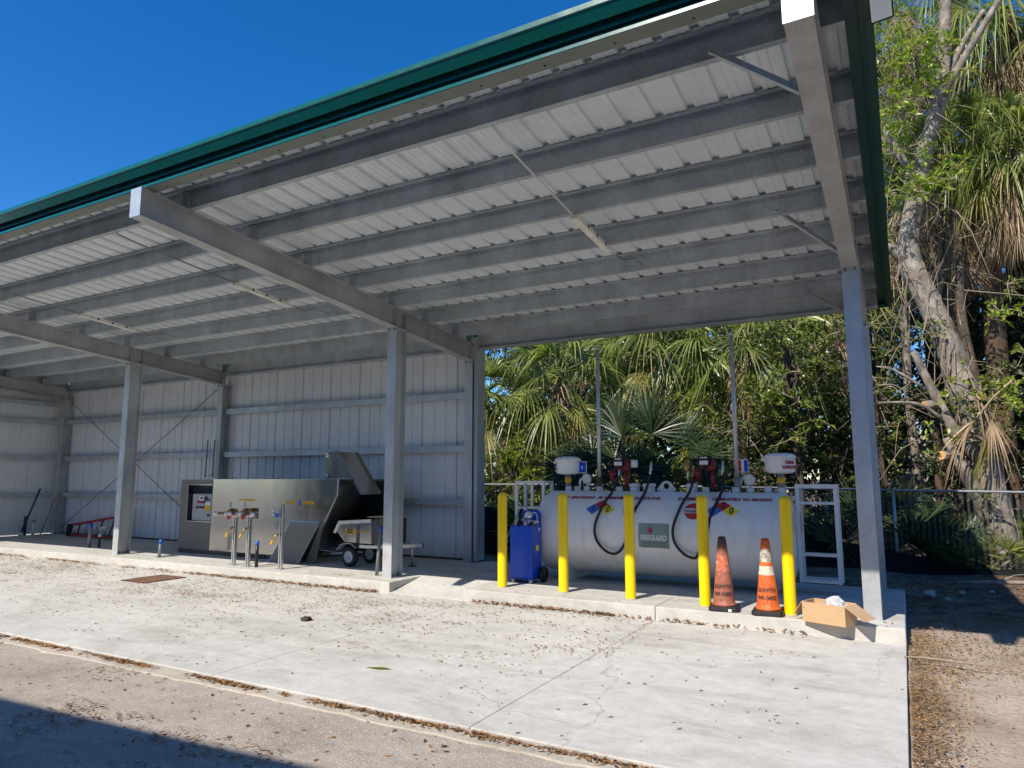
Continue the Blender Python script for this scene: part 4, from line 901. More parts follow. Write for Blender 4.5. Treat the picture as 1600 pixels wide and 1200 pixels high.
# ---- valve posts, pipe stubs, leaning tread plate
def post(x, y, h, label, plates):
    t = thing('valve_post', (x, y, SZ), label, 'valve post', 'galvanised valve posts in front of the stainless machine')
    mb = MB(); mb.box(x - .032, x + .032, y - .0, y + .006, SZ + .009, SZ + h); mb.box(x - .032, x - .026, y - .045, y - .0005, SZ + .009, SZ + h); mb.box(x + .026, x + .032, y - .045, y - .0005, SZ + .009, SZ + h); mb.box(x - .0255, x - .014, y - .045, y - .041, SZ + .009, SZ + h); mb.box(x + .014, x + .0255, y - .045, y - .041, SZ + .009, SZ + h)
    p = mb.build('strut_channel', 'alu', t)
    MB().box(x - .08, x + .08, y - .1, y + .06, SZ, SZ + .0085).build('foot_plate', 'alu', t)
    return t
def tap(t, x, y, z): 
    b = MB().tube([(x, y - .05, z), (x - .005, y - .09, z - .02), (x - .05, y - .11, z - .10)], [.016, .02, .016], 8).build('tap', 'brass', t)
    MB().bar((x - .05, y - .115, z - .09), (x - .075, y - .125, z - .16), .03, .02).build('lever', 'yellow_sign', b)
def manifold(t, x, y, z, s=1):
    MB().tube([(x - .33 * s, y - .10, z), (x - .12, y - .10, z + .015), (x + .0, y - .09, z + .07), (x + .12, y - .08, z + .06)], [.022, .028, .03, .03], 10).build('pipe', 'brass', t)
    MB().tube([(x - .2, y - .12, z - .02), (x + .22, y - .12, z - .03)], .022, 10).build('pipe', 'steel', t)
    for dx in (-.34, -.06, .23): MB().lathe((x + dx * s, y - .14, z), [(0, -.03), (.035, -.028), (.038, .02), (0, .03)], 14, (0, 1, 0)).build('handwheel', 'pvc', t)
    MB().lathe((x + .02, y - .16, z - .05), [(0, -.008), (.045, -.008), (.045, .008), (0, .01)], 18, (0, 1, 0)).build('round_tag', 'nred', t)
    MB().box(x + .05, x + .13, y - .17, y - .15, z + .0, z + .1).build('regulator', 'rust', t)
    MB().box(x - .09, x - .03, y - .12, y - .06, z + .12, z + .2).build('float_cup', 'pvc', t)
p1 = post(-10.296, 8.54, .82, 'galvanised valve post on the left of the pair with brass taps', 0); tap(p1, -10.30, 8.52, .80); manifold(p1, -10.33, 8.54, 1.03)
p2 = post(-9.894, 8.50, .83, 'galvanised valve post under the bright yellow bar, beside the blue capped black pipe', 0); tap(p2, -9.90, 8.48, .80); manifold(p2, -9.92, 8.5, 1.04)
MB().box(-10.02, -9.70, 8.49, 8.495, .96, 1.14).build('back_plate', 'stainless', p2)
MB().box(-10.18, -9.78, 8.46, 8.48, 1.262, 1.292).build('yellow_bar', 'yellow_sign', p2)
p3 = post(-9.13, 8.52, 1.06, 'tall galvanised post with a blue tag and no manifold, before the leaning plate', 0); tap(p3, -9.16, 8.50, .72)
MB().box(-9.29, -9.17, 8.46, 8.49, 1.05, 1.15).build('valve_box', 'greybox', p3); MB().box(-9.26, -9.165, 8.455, 8.4585, 1.0, 1.06).build('blue_tag', 'bluecap', p3)
for z in (1.05, 1.11): MB().lathe((-9.31, 8.46, z), [(0, -.02), (.024, -.02), (.024, .02), (0, .02)], 12, (0, 1, 0)).build('knob', 'pvc', p3)
def stub(x, y, h, r, m, lab, cap='bluecap', lean=0):
    t = thing('pipe_stub', (x, y, SZ), lab, 'pipe stub', 'capped pipe stubs standing out of the slab')
    MB().cyl((x, y, SZ), (x + lean, y, SZ + h), r, 14).build('pipe', m, t)
    if cap: MB().cyl((x + lean * .92, y, SZ + h - .07), (x + lean, y, SZ + h + .006), r + .005, 14).build('cap', cap, t)
    return t
stub(-9.70, 8.50, .43, .028, 'black_pl', 'short black pipe stub with a blue cap beside the paired valve posts')
stub(-12.50, 8.62, .33, .028, 'greypipe', 'leaning grey pipe stub with a blue cap, alone between column and machine', lean=.03)
stub(-15.72, 9.15, .50, .038, 'greypipe', 'thick grey pipe stub with a blue cap in front of the red ladder')
s4 = stub(-15.53, 9.26, .22, .026, 'black_pl', 'short black stub with a white collar and tap in front of the red ladder', None)
MB().cyl((-15.53, 9.26, SZ + .22), (-15.53, 9.26, SZ + .29), .033, 12).build('collar', 'pvc', s4); MB().tube([(-15.53, 9.26, SZ + .29), (-15.53, 9.26, SZ + .42), (-15.33, 9.26, SZ + .43)], .012, 8).build('spigot', 'steel', s4)
stub(-7.24, 8.69, .74, .028, 'greypipe', 'tall slim grey pipe with a blue cap against the middle column', lean=.07)
lp = thing('leaning_tread_plate', (-9.7, 9.3, SZ), 'framed sheet of steel tread plate leaning against the stainless machine', 'steel plate')
A, B, Cc, Dd = Vector((-10.09, 9.12, SZ + .002)), Vector((-9.385, 9.12, SZ + .002)), Vector((-9.16, 9.38, .86)), Vector((-9.84, 9.38, .86))
nn = (B - A).cross(Dd - A).normalized() * .012
MB().add([A, B, Cc, Dd, A + nn, B + nn, Cc + nn, Dd + nn], [(0, 1, 2, 3), (7, 6, 5, 4), (0, 4, 5, 1), (1, 5, 6, 2), (2, 6, 7, 3), (3, 7, 4, 0)]).build('plate', 'diamond', lp)
fr = MB()
for a, b in ((A, Dd), (B, Cc), (Dd, Cc)): fr.bar(a - nn * .4, b - nn * .4, .028, .02, (0, -1, .3))
fr.build('edge_frame', 'alu', lp)
lp2 = thing('leaning_mesh_panel', (-9.15, 9.36, SZ), 'second narrow steel panel in brown light, leaning behind the tread plate', 'steel plate')
A, B, Cc, Dd = Vector((-9.35, 9.28, SZ + .002)), Vector((-9.14, 9.30, SZ + .002)), Vector((-9.06, 9.40, .86)), Vector((-9.13, 9.40, .86)); nn = (B - A).cross(Dd - A).normalized() * .01
MB().add([A, B, Cc, Dd, A + nn, B + nn, Cc + nn, Dd + nn], [(0, 1, 2, 3), (7, 6, 5, 4), (0, 4, 5, 1), (1, 5, 6, 2), (2, 6, 7, 3), (3, 7, 4, 0)]).build('plate', 'diamond', lp2)

# ---- ladder on its side and the things in the far left corner
ld = thing('extension_ladder', (-17.5, 10.6, SZ), 'red railed extension ladder lying on its side along the back wall', 'ladder')
xa, xb = -19.2, -16.6
MB().bar((xa, 10.62, .19), (xb, 10.50, .19), .035, .06).build('rail', 'orange_red', ld); MB().bar((xa, 10.66, .43), (xb, 10.66, .77), .035, .06).build('rail', 'orange_red', ld)
for i in range(10):
    f = (i + .7) / 10.5; x = xa + (xb - xa) * f; MB().tube([(x, 10.62 - .12 * f, .20), (x, 10.66, .425 + .34 * f)], .022, 8).build('rung', 'darksteel' if i % 2 else 'alu', ld)
MB().box(xa - .05, xa + .12, 10.58, 10.70, SZ + .002, .46).build('foot', 'black_rub', ld)
pl = thing('blue_pole', (-20.4, 10.2, SZ), 'thin dark blue pole leaning against the left end wall', 'pole')
MB().tube([(-20.40, 10.05, .18), (-20.02, 10.25, 1.38)], .022, 10).build('shaft', 'darkblue', pl); MB().cyl((-20.40, 10.05, SZ + .001), (-20.40, 10.05, .24), .05, 12).build('foot', 'pvc', pl)
tag(MB().cyl((-20.42, 10.16, SZ), (-20.42, 10.16, .65), .035, 12).build('dark_post', 'darkblue'), 'short dark blue standpipe by the left end wall', 'pipe')
wp = thing('white_standpipe', (-20.1, 10.2, SZ), 'white plastic standpipe with a grey cap in the far corner', 'pipe')
MB().cyl((-20.1, 10.2, SZ), (-20.1, 10.2, .50), .035, 12).build('pipe', 'pvc', wp); MB().cyl((-20.1, 10.2, .501), (-20.1, 10.2, .56), .042, 12).build('cap', 'greypipe', wp)
tag(MB().tube([(-19.85, 10.25, SZ + .002), (-19.86, 10.55, 1.1)], .014, 8).build('broom_handle', 'twig'), 'thin wooden handle leaning in the corner beside the white standpipe', 'handle')
# rusty drain cover, clod and green leaf on the apron
dr = thing('drain_cover', (-10.9, 7.45, 0), 'rust stained drain cover full of brown leaves in the apron', 'drain cover')
mb = MB()
for i in range(9): x = -11.15 + i * .065; mb.bar((x, 7.12, .006), (x, 7.78, .006), .03, .008)
mb.build('grate', 'rust_stain', dr)
MB().box(-11.22, -11.18, 7.08, 7.82, .0005, .012).box(-10.62, -10.58, 7.08, 7.82, .0005, .012).box(-11.18, -10.62, 7.08, 7.11, .0005, .012).box(-11.18, -10.62, 7.79, 7.82, .0005, .012).build('frame', 'rust', dr)
def lump(name, x, y, z, r, label, cat, m='rock', sq=.6, seed=0, group=None):
    mb = MB(); n1, n2 = 9, 14; vs = []
    for i in range(n1 + 1):
        for j in range(n2):
            a, b = math.pi * i / n1, 2 * math.pi * j / n2; v = Vector((math.sin(a) * math.cos(b), math.sin(a) * math.sin(b), math.cos(a)))
            rr = r * (1 + .35 * mnoise.noise(v * 1.6 + Vector((seed, seed * 2, 0))) + .15 * mnoise.noise(v * 5 + Vector((seed, 0, 0)))); vs.append((x + v.x * rr, y + v.y * rr, z + r * sq * .6 + v.z * rr * sq))
    mb.add(vs, [(i * n2 + j, i * n2 + (j + 1) % n2, (i + 1) * n2 + (j + 1) % n2, (i + 1) * n2 + j) for i in range(n1) for j in range(n2)], True)
    return tag(mb.build(name, m, recalc=True), label, cat, group)
lump('dirt_clod', -6.2, 6.2, -.005, .065, 'dark brown dirt clod alone on the bare apron', 'clod', 'bark_dark', .5, 3)
gl = MB(); gl.add([(-4.24, 4.96, .004), (-4.1, 4.94, .02), (-3.98, 5.01, .012), (-4.1, 5.03, .006)], [(0, 1, 2, 3)]); tag(gl.build('green_leaf', 'leaf_br'), 'single fresh green leaf lying on the pale apron', 'leaf')

# ================================================================== FENCE, SILT CLOTH
FY = 14.2
fence = thing('chain_link_fence', (0, FY, 0), 'galvanised chain link fence running behind the tank at the wood\'s edge', 'fence')
FX0, FX1 = -12.0, 5.0
mb = MB().tube([(FX0, FY, 1.50), (-6, FY, 1.50), (-.6, FY, 1.43), (2.2, FY, 1.40), (FX1, FY, 1.40)], .022, 8).build('top_rail', 'greypipe', fence)
for x in (-11.6, -8.8, -6.0, -3.1, -.17, 2.75): MB().cyl((x, FY + .02, -.1), (x, FY + .02, 1.42), .028, 10).build('post', 'galv_col', fence)
mb = MB(); pitch = .085; x = FX0
while x < FX1:
    for dx in (0, 1):
        z = .02; zz = 1
        pts = []
        k = 0
        while z < 1.42:
            pts.append((x + (pitch / 2 if (k % 2) ^ dx else 0) + (0 if not dx else 0), FY - .012 + .006 * ((k % 2) ^ dx), z)); z += pitch / 2; k += 1
        for a, b in zip(pts, pts[1:]):
            d = (Vector(b) - Vector(a)).normalized(); q = Vector((-d.z, 0, d.x)) * .0013
            mb.add([Vector(a) - q, Vector(a) + q, Vector(b) + q, Vector(b) - q], [(0, 1, 2, 3)])
    x += pitch
mb.build('wire_mesh', 'greypipe', fence, recalc=False)
silt = MB(); n, m = 120, 10; vs = []
for j in range(m + 1):
    for i in range(n + 1):
        x = -10 + 14.5 * i / n
        top = .98 if x < -6.5 else (.98 - (x + 6.5) * .085 if x < -1.2 else .53 - (x + 1.2) * .17 if x < .9 else .17 + .02 * math.sin(x * 4))
        foot = 13.72 if x < -1.5 else 13.72 + max(0, min(1, (x + 1.5) / 3)) * .1
        f = j / m; z = -.03 + (top + .03) * f + .02 * mnoise.noise((x * 2, f * 3, 0)); y = foot + (FY - .06 - foot) * f + .07 * mnoise.noise((x * 2.2, f * 2, 4)) + .03 * math.sin(f * 14 + x * .8) * (1 - f)
        vs.append((x, y, z))
silt.add(vs, [(j * (n + 1) + i, j * (n + 1) + i + 1, (j + 1) * (n + 1) + i + 1, (j + 1) * (n + 1) + i) for j in range(m) for i in range(n)], True)
so_ = silt.build('silt_cloth', 'silt', recalc=False); so_.modifiers.new('thickness', 'SOLIDIFY').thickness = .004
tag(so_, 'sagging black silt cloth along the foot of the chain link fence', 'silt fence')
for i, (x, y, r, lab) in enumerate(((.22, 11.45, .085, 'biggest pale limestone rock off the slab\'s rear corner'), (.62, 11.9, .045, 'small pale rock beyond the biggest limestone rock'), (.42, 11.2, .04, 'small pale rock nearest the slab corner'), (1.0, 12.2, .035, 'little rock beside the fallen branch'))):
    lump('rock', x, y, .02, r, lab, 'rock', 'rock', .7, i * 3.1, 'limestone rocks by the slab corner')
br = thing('fallen_branch', (1.3, 12.4, .1), 'dead grey branch lying on the leaves before the silt cloth', 'branch')
MB().tube([(.45, 12.35, .1), (.9, 12.5, .13), (1.5, 12.55, .15), (2.4, 12.9, .12)], [.02, .03, .028, .012], 7).build('stem', 'bark', br)
MB().tube([(1.1, 12.53, .14), (1.35, 12.8, .22), (1.7, 12.95, .25)], [.016, .012, .005], 6).build('side_twig', 'bark', br)
tag(MB().tube([(-.10, 7.60, .012), (.05, 7.62, .02), (.28, 7.58, .02), (.62, 7.5, .035)], [.006, .011, .01, .005], 6).build('stick', 'twig'), 'thin dry stick lying across the apron\'s edge onto the leaves', 'stick')

# ================================================================== PLANTS
rnd = random.Random(11)
def ru(a, b): return rnd.uniform(a, b)
def strip_leaf(mb, P0, d, nrm, L, w, droop, roll, segs=4):
    """one long leaflet: a tapering, drooping strip"""
    side = d.cross(nrm).normalized(); side = (side * math.cos(roll) + nrm * math.sin(roll)).normalized()
    ws = [.35, 1, .8, .45, 0] if segs == 4 else [.5, 1, 0]
    vs = []
    for i in range(segs + 1):
        t = i / segs; c = P0 + d * (L * t) + Vector((0, 0, -1)) * (droop * L * t * t * t)
        if i == segs: vs.append(c)
        else: q = side * (w * ws[i] / 2); vs += [c - q, c + q]
    o = len(mb.v); mb.v.extend([tuple(v) for v in vs])
    for i in range(segs - 1): mb.f.append((o + 2 * i, o + 2 * i + 1, o + 2 * i + 3, o + 2 * i + 2))
    mb.f.append((o + 2 * segs - 2, o + 2 * segs - 1, o + 2 * segs)); mb.sm += [True] * segs; mb.mi += [0] * segs
def fan(mb, base, d, pet, L, n=30, droop=.35, spread=105, pet_droop=.25, stems=None, face=None):
    d = d.normalized(); hub = base + d * pet + Vector((0, 0, -1)) * pet * pet_droop
    fw = (d + Vector((0, 0, -1)) * pet_droop * 1.6).normalized()
    side = fw.cross(Vector((0, 0, 1)))
    if side.length < .1: side = Vector((1, 0, 0))
    side.normalize(); nrm = side.cross(fw).normalized(); tw = ru(-1.0, 1.0)
    if face is not None: side = fw.cross(face).normalized(); nrm = side.cross(fw).normalized(); tw = ru(-.35, .35)
    side, nrm = side * math.cos(tw) + nrm * math.sin(tw), nrm * math.cos(tw) - side * math.sin(tw)
    mid = base + d * pet * .5 + Vector((0, 0, -1)) * pet * pet_droop * .3
    (stems or mb).tube([base, mid, hub], [.018, .013, .010], 5, False)
    for k in range(n):
        a = R(-spread + 2 * spread * k / (n - 1) + ru(-2, 2)); lf = L * (.72 + .28 * math.cos(a * .8)) * ru(.88, 1.06)
        dd = (fw * math.cos(a) + side * math.sin(a) + nrm * ru(.02, .22)).normalized()
        strip_leaf(mb, hub, dd, nrm, lf, L * R(2 * spread / n) * .5, droop * ru(.5, 1.7), ru(.35, .8) * (1 if k % 2 else -1))
def palm_mesh(seed, n_green, L, dead, skirt, up=1.0, hang=1.0):
    global rnd; rnd = random.Random(seed); g, dm, yl = MB(), MB(), MB()
    for i in range(n_green):
        el = R(78 - 118 * (i / n_green) ** .8) * up; az = i * 2.4 + ru(-.3, .3)
        d = Vector((math.cos(az) * math.cos(el), math.sin(az) * math.cos(el), math.sin(el)))
        fan(yl if i > n_green * .88 else g, Vector((0, 0, ru(-.15, .1))), d, ru(.7, 1.15) * L, L * ru(.8, 1.15), 38, ru(.3, .8) * hang, ru(80, 110), .12 + .3 * (i / n_green) * hang)
    for i in range(dead):
        az = i * 2.4 + ru(-.4, .4); d = Vector((math.cos(az) * .45, math.sin(az) * .45, -1))
        fan(dm, Vector((math.cos(az) * .12, math.sin(az) * .12, -.2 - skirt * (i / max(1, dead)))), d, ru(.25, .55), L * ru(.6, 1.05), 18, ru(.15, .5), ru(20, 45), .2)
    return g, yl, dm
PALMS = []
def palm(name_label, x, y, crown_z, L, seed, n=26, dead=14, skirt=.5, r=.19, lean=(0, 0), frond='frond', up=1.0, hang=1.0, group='sabal palms behind the shed'):
    t = thing('sabal_palm', (x, y, 0), name_label, 'palm', group)
    top = Vector((lean[0], lean[1], crown_z))
    mb = MB(); pts = [Vector((0, 0, -.2)), Vector((lean[0] * .2, lean[1] * .2, crown_z * .33)), Vector((lean[0] * .55, lean[1] * .55, crown_z * .66)), top - Vector((0, 0, .1))]
    tp = spline(pts, 40); rq = random.Random(seed + 500); mb.tube(tp, [r * (1.12 - .2 * i / len(tp)) * (1 + (.05 if i % 2 else -.04) * rq.uniform(.2, 1) + .06 * mnoise.noise((i * .13, seed, 0))) for i in range(len(tp))], 16)
    if crown_z > 8.5:
        for q in range(26):
            k = rq.randrange(int(len(tp) * .55), len(tp)); az = rq.uniform(0, 6.28); c_ = tp[k] + Vector((math.cos(az), math.sin(az), 0)) * r; mb.bar(c_, c_ + Vector((math.cos(az) * .10, math.sin(az) * .10, .22)), .07, .03); mb.build('trunk', 'palm_bark', t, local=True)
    g, yl, dm = palm_mesh(seed, n, L, dead, skirt, up, hang)
    o = g.build('crown', frond, t, local=True, recalc=False); o.location = top
    if yl.f: o = yl.build('yellow_fronds', 'frond_yel', t, local=True, recalc=False); o.location = top
    if dm.f: o = dm.build('dead_fronds', 'dead', t, local=True, recalc=False); o.location = top
    return t
palm('sabal palm with a wide green crown right above the tank\'s left vent pipe', -5.0, 16.8, 5.0, 1.15, 1, 30)
palm('sabal palm with yellowing lower fronds beside the tank\'s right vent pipe', -2.9, 16.2, 4.75, 1.05, 2, 26, 20, .7)
palm('sabal palm with drooping pale fronds nearest the end of the shed\'s back wall', -7.5, 15.9, 4.3, 1.1, 3, 28)
palm('low sabal palm showing beside the shed\'s corner column', -9.3, 15.4, 3.7, 1.0, 4, 26)
palm('tall sabal palm half hidden in the trees left of the first vent pipe', -6.4, 19.0, 6.2, 1.2, 5, 30)
palm('sabal palm standing dark among the vines left of the right-hand shed column', -1.4, 18.2, 6.3, 1.1, 6, 26, 26, 1.2)
palm('thick sabal palm with a ringed brown trunk at the photo\'s right edge', 2.02, 16.0, 8.3, .8, 7, 34, 60, 1.2, .25, (.25, .3), hang=1.5)
palm('sabal palm with a long dark skirt of dead fronds behind the forked grey tree', 1.05, 17.0, 8.75, .72, 8, 26, 90, 2.2, .2, (.2, 0), hang=1.15)
palm('sabal palm with a pale straw tuft hanging beside the ringed trunk', 1.85, 17.4, 9.1, .75, 9, 28, 80, 1.7, .2, (.1, 0), hang=1.15)
palm('sabal palm fanning out just past the green roof corner', .2, 17.4, 8.4, .85, 10, 20, 34, 1.4, .17, (.2, 0))
palm('highest sabal palm over the ringed trunk', 2.7, 18.2, 12.2, 1.05, 12, 26, 60, 2.4, .19, hang=1.6)
palm('sabal palm high behind the flood light', .9, 20.5, 14.2, 1.2, 13, 26, 40, 1.6, hang=1.6)
# the dark fan palm behind the tank
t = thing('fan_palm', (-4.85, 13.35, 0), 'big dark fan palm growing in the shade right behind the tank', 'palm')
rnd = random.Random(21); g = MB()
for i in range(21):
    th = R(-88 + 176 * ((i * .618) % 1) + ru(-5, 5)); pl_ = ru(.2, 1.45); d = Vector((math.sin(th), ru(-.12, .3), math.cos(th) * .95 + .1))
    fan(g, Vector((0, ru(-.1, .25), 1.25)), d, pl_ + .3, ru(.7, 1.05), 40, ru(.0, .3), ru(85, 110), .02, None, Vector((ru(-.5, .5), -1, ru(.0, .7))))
g.build('crown', 'frond_shaded', t, local=True, recalc=False)
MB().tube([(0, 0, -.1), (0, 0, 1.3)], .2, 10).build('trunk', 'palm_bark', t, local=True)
def palmetto(x, y, s, seed, lab):
    global rnd; rnd = random.Random(seed); t = thing('saw_palmetto', (x, y, 0), lab, 'palmetto', 'palmettos along the fence'); g = MB()
    for i in range(16):
        az = i * 2.4 + ru(-.3, .3); el = R(ru(15, 75)); d = Vector((math.cos(az) * math.cos(el), math.sin(az) * math.cos(el), math.sin(el)))
        fan(g, Vector((ru(-.1, .1), ru(-.1, .1), .1)), d, ru(.5, .9) * s, ru(.5, .7) * s, 24, ru(.05, .3), 100, .1)
    g.build('fronds', 'frond_shaded' if seed % 2 else 'frond', t, local=True, recalc=False); MB().tube([(0, 0, -.1), (0, 0, .2)], .07, 8).build('stem', 'palm_bark', t, local=True)
palmetto(-.45, 14.9, 1.5, 31, 'large shaded palmetto drooping over the fence behind the right-hand column')
palmetto(.35, 15.0, 1.1, 33, 'palmetto beyond the fence post left of the forked tree\'s foot')
palmetto(2.2, 14.7, 1.0, 32, 'sunlit palmetto at the foot of the ringed palm')
palmetto(-7.3, 14.8, 1.4, 34, 'sunny palmetto by the shed\'s back corner')
palmetto(-2.6, 15.0, 1.2, 35, 'palmetto behind the tank\'s right vent pipe')
palmetto(-6.2, 14.9, 1.2, 36, 'palmetto behind the tank\'s left end')
palmetto(1.25, 14.55, .7, 38, 'little palmetto against the forked tree\'s foot')

def leaf_quad(mb, p, d, nrm, L, w):
    s = d.cross(nrm).normalized() * w / 2; o = len(mb.v); k = nrm * (w * .22)
    for v in (p, p + d * L * .45 - s + k, p + d * L, p + d * L * .45 + s + k, p + d * L * .5): mb.v.append(tuple(v))
    mb.f += [(o, o + 4, o + 1), (o + 4, o + 2, o + 1), (o, o + 3, o + 4), (o + 4, o + 3, o + 2)]; mb.sm += [False] * 4; mb.mi += [0] * 4
def rvec():
    while True:
        v = Vector((ru(-1, 1), ru(-1, 1), ru(-1, 1)))
        if .05 < v.length < 1: return v.normalized()
def twig_cluster(lm, tm, c, r, n_tw, per, ll, flat=.7, hang=0):
    for _ in range(n_tw):
        d = rvec(); d.z = d.z * flat + .1 - hang; d.normalize(); L = r * ru(.6, 1.15)
        p0 = c; p1 = c + d * L * .5 + Vector((0, 0, ru(-.05, .08))) * r; p2 = c + d * L + Vector((0, 0, -.12 * r))
        if tm is not None: tm.tube([p0, p1, p2], [.008, .006, .003], 4, False, 1)
        for k in range(per):
            f = ru(.25, 1); p = p0.lerp(p1, f * 2) if f < .5 else p1.lerp(p2, f * 2 - 1)
            ld = (d * .5 + rvec()).normalized(); nr = (Vector((0, 0, 1)) * 1.0 + rvec() * .9).normalized()
            leaf_quad(lm, p + rvec() * r * .05, ld, nr, ll * ru(.7, 1.25), ll * ru(.38, .52))
def crown_mesh(seed, blobs, n_cl, cr, n_tw, per, ll, twigs=True):
    """leaf clumps scattered through several ellipsoids; returns leaves and twigs"""
    global rnd; rnd = random.Random(seed); lm = MB(); tm = lm
    tot = sum(b[3] for b in blobs); cents = []
    for (bx, by, bz, wgt, rx, ry, rz) in blobs:
        for _ in range(int(n_cl * wgt / tot)):
            v = rvec() * ru(.35, 1) ** .6; c = Vector((bx + v.x * rx, by + v.y * ry, bz + v.z * rz)); cents.append(c)
            twig_cluster(lm, tm if twigs else None, c, cr * ru(.7, 1.3), n_tw, per, ll)
    return lm, tm, cents
def tree(name, x, y, lab, seed, h, blobs, n_cl, cr, n_tw, per, ll, leaf, r=.14, group=None, bark='bark_dark', limbs=6):
    t = thing(name, (x, y, 0), lab, 'tree', group); lm, tm, ce = crown_mesh(seed, blobs, n_cl, cr, n_tw, per, ll)
    top = Vector((blobs[0][0], blobs[0][1], h * .8))
    mb = MB(); pts = spline([(0, 0, -.2), (ru(-.2, .2), ru(-.2, .2), h * .3), (top.x * .6, top.y * .6, h * .55), top], 5); mb.tube(pts, [r * (1.2 - .85 * i / (len(pts) - 1)) for i in range(len(pts))], 10); mb.build('trunk', bark, t, local=True)
    bm = MB()
    for c in ce[::max(1, len(ce) // (limbs * 3))]:
        p = pts[int(len(pts) * ru(.4, .95)) - 1]; bm.tube([p, p.lerp(c, .5) + Vector((0, 0, .15)), c], [r * .35, r * .2, .012], 6, False)
    bm.v and bm.build('limb', bark, t, local=True, recalc=False)
    lm.build('crown', [leaf, 'twig'], t, local=True, recalc=False)
    return t
# broad-leaved trees and bushes that read on their own
tree('vine_covered_tree', -1.9, 15.2, 'bright glossy leaved tree between the tank\'s right vent pipe and the right-hand column', 51, 5.2, [(0, -.4, 3.7, 3, .95, .7, 1.3), (.5, -.5, 4.7, 2, 1.0, .7, .8), (-.3, -.8, 2.7, 1, .5, .4, .6)], 46, .42, 7, 11, .125, 'leaf', .1)
tree('bushy_tree', -8.3, 14.9, 'yellow green sunlit bush beside the shed\'s corner column', 52, 2.8, [(.2, 0, 2.0, 2, .9, .5, .7), (1.0, 0, 1.6, 1, .7, .5, .6)], 40, .35, 7, 12, .10, 'leaf_br', .05)
tree('bushy_tree', -6.9, 15.0, 'low bright bush in the sun left of the dark fan palm', 53, 2.4, [(0, 0, 1.9, 2, .7, .5, .8)], 26, .34, 7, 12, .09, 'leaf', .05)
tree('bushy_tree', -.35, 15.6, 'thin leaved bush seen through beside the right-hand column', 54, 4.2, [(0, 0, 3.4, 2, .7, .6, 1.4)], 22, .4, 6, 9, .09, 'leaf', .05)
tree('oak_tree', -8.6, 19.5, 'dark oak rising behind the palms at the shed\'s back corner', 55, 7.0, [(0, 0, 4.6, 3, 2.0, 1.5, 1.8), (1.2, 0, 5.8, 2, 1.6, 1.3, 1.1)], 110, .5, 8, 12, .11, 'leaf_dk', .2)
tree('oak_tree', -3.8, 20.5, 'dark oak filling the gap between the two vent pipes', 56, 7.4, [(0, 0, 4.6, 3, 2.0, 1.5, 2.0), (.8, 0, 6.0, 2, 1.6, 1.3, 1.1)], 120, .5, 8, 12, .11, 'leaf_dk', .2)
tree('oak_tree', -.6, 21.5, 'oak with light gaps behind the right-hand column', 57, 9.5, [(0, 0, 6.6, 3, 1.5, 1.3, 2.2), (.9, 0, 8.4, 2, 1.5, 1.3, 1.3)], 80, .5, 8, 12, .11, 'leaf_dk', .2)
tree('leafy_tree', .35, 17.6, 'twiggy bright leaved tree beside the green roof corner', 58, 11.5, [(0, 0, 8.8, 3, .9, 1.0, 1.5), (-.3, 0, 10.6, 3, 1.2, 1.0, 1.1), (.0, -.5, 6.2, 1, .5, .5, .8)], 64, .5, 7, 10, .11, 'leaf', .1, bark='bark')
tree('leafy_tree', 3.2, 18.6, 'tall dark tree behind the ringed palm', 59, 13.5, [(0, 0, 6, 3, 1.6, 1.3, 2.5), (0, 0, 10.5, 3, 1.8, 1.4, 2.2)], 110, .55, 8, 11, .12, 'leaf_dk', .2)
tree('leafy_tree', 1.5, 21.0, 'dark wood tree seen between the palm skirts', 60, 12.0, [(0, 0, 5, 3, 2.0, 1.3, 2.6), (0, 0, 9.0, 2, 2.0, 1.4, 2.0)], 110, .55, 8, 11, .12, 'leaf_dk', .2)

# the forked grey tree on the right with its sawn stubs
ft = thing('forked_tree', (1.4, 15.0, 0), 'grey barked forked tree with two freshly sawn branch stubs, behind the fence', 'tree')
Y15 = 15.0
main = spline([(1.52, Y15, -.2), (1.38, Y15, .9), (1.22, Y15 + .05, 2.2), (1.03, Y15, 3.34), (.86, Y15 - .02, 4.2), (.62, Y15, 5.0), (.36, Y15, 5.75)], 6)
MB().tube(main, [.30 - .09 * min(1, i / (len(main) - 1) * 1.3) for i in range(len(main))], 16).build('trunk', 'bark', ft)
m2 = spline([(.42, Y15, 5.6), (.40, Y15, 6.2), (.62, Y15 + .1, 7.2), (.80, Y15 + .2, 8.0), (1.10, Y15 + .25, 8.9), (1.25, Y15 + .3, 9.8), (1.4, Y15 + .3, 11.4)], 6)
MB().tube(m2, [.20 - .10 * i / (len(m2) - 1) for i in range(len(m2))], 14).build('limb', 'bark', ft)
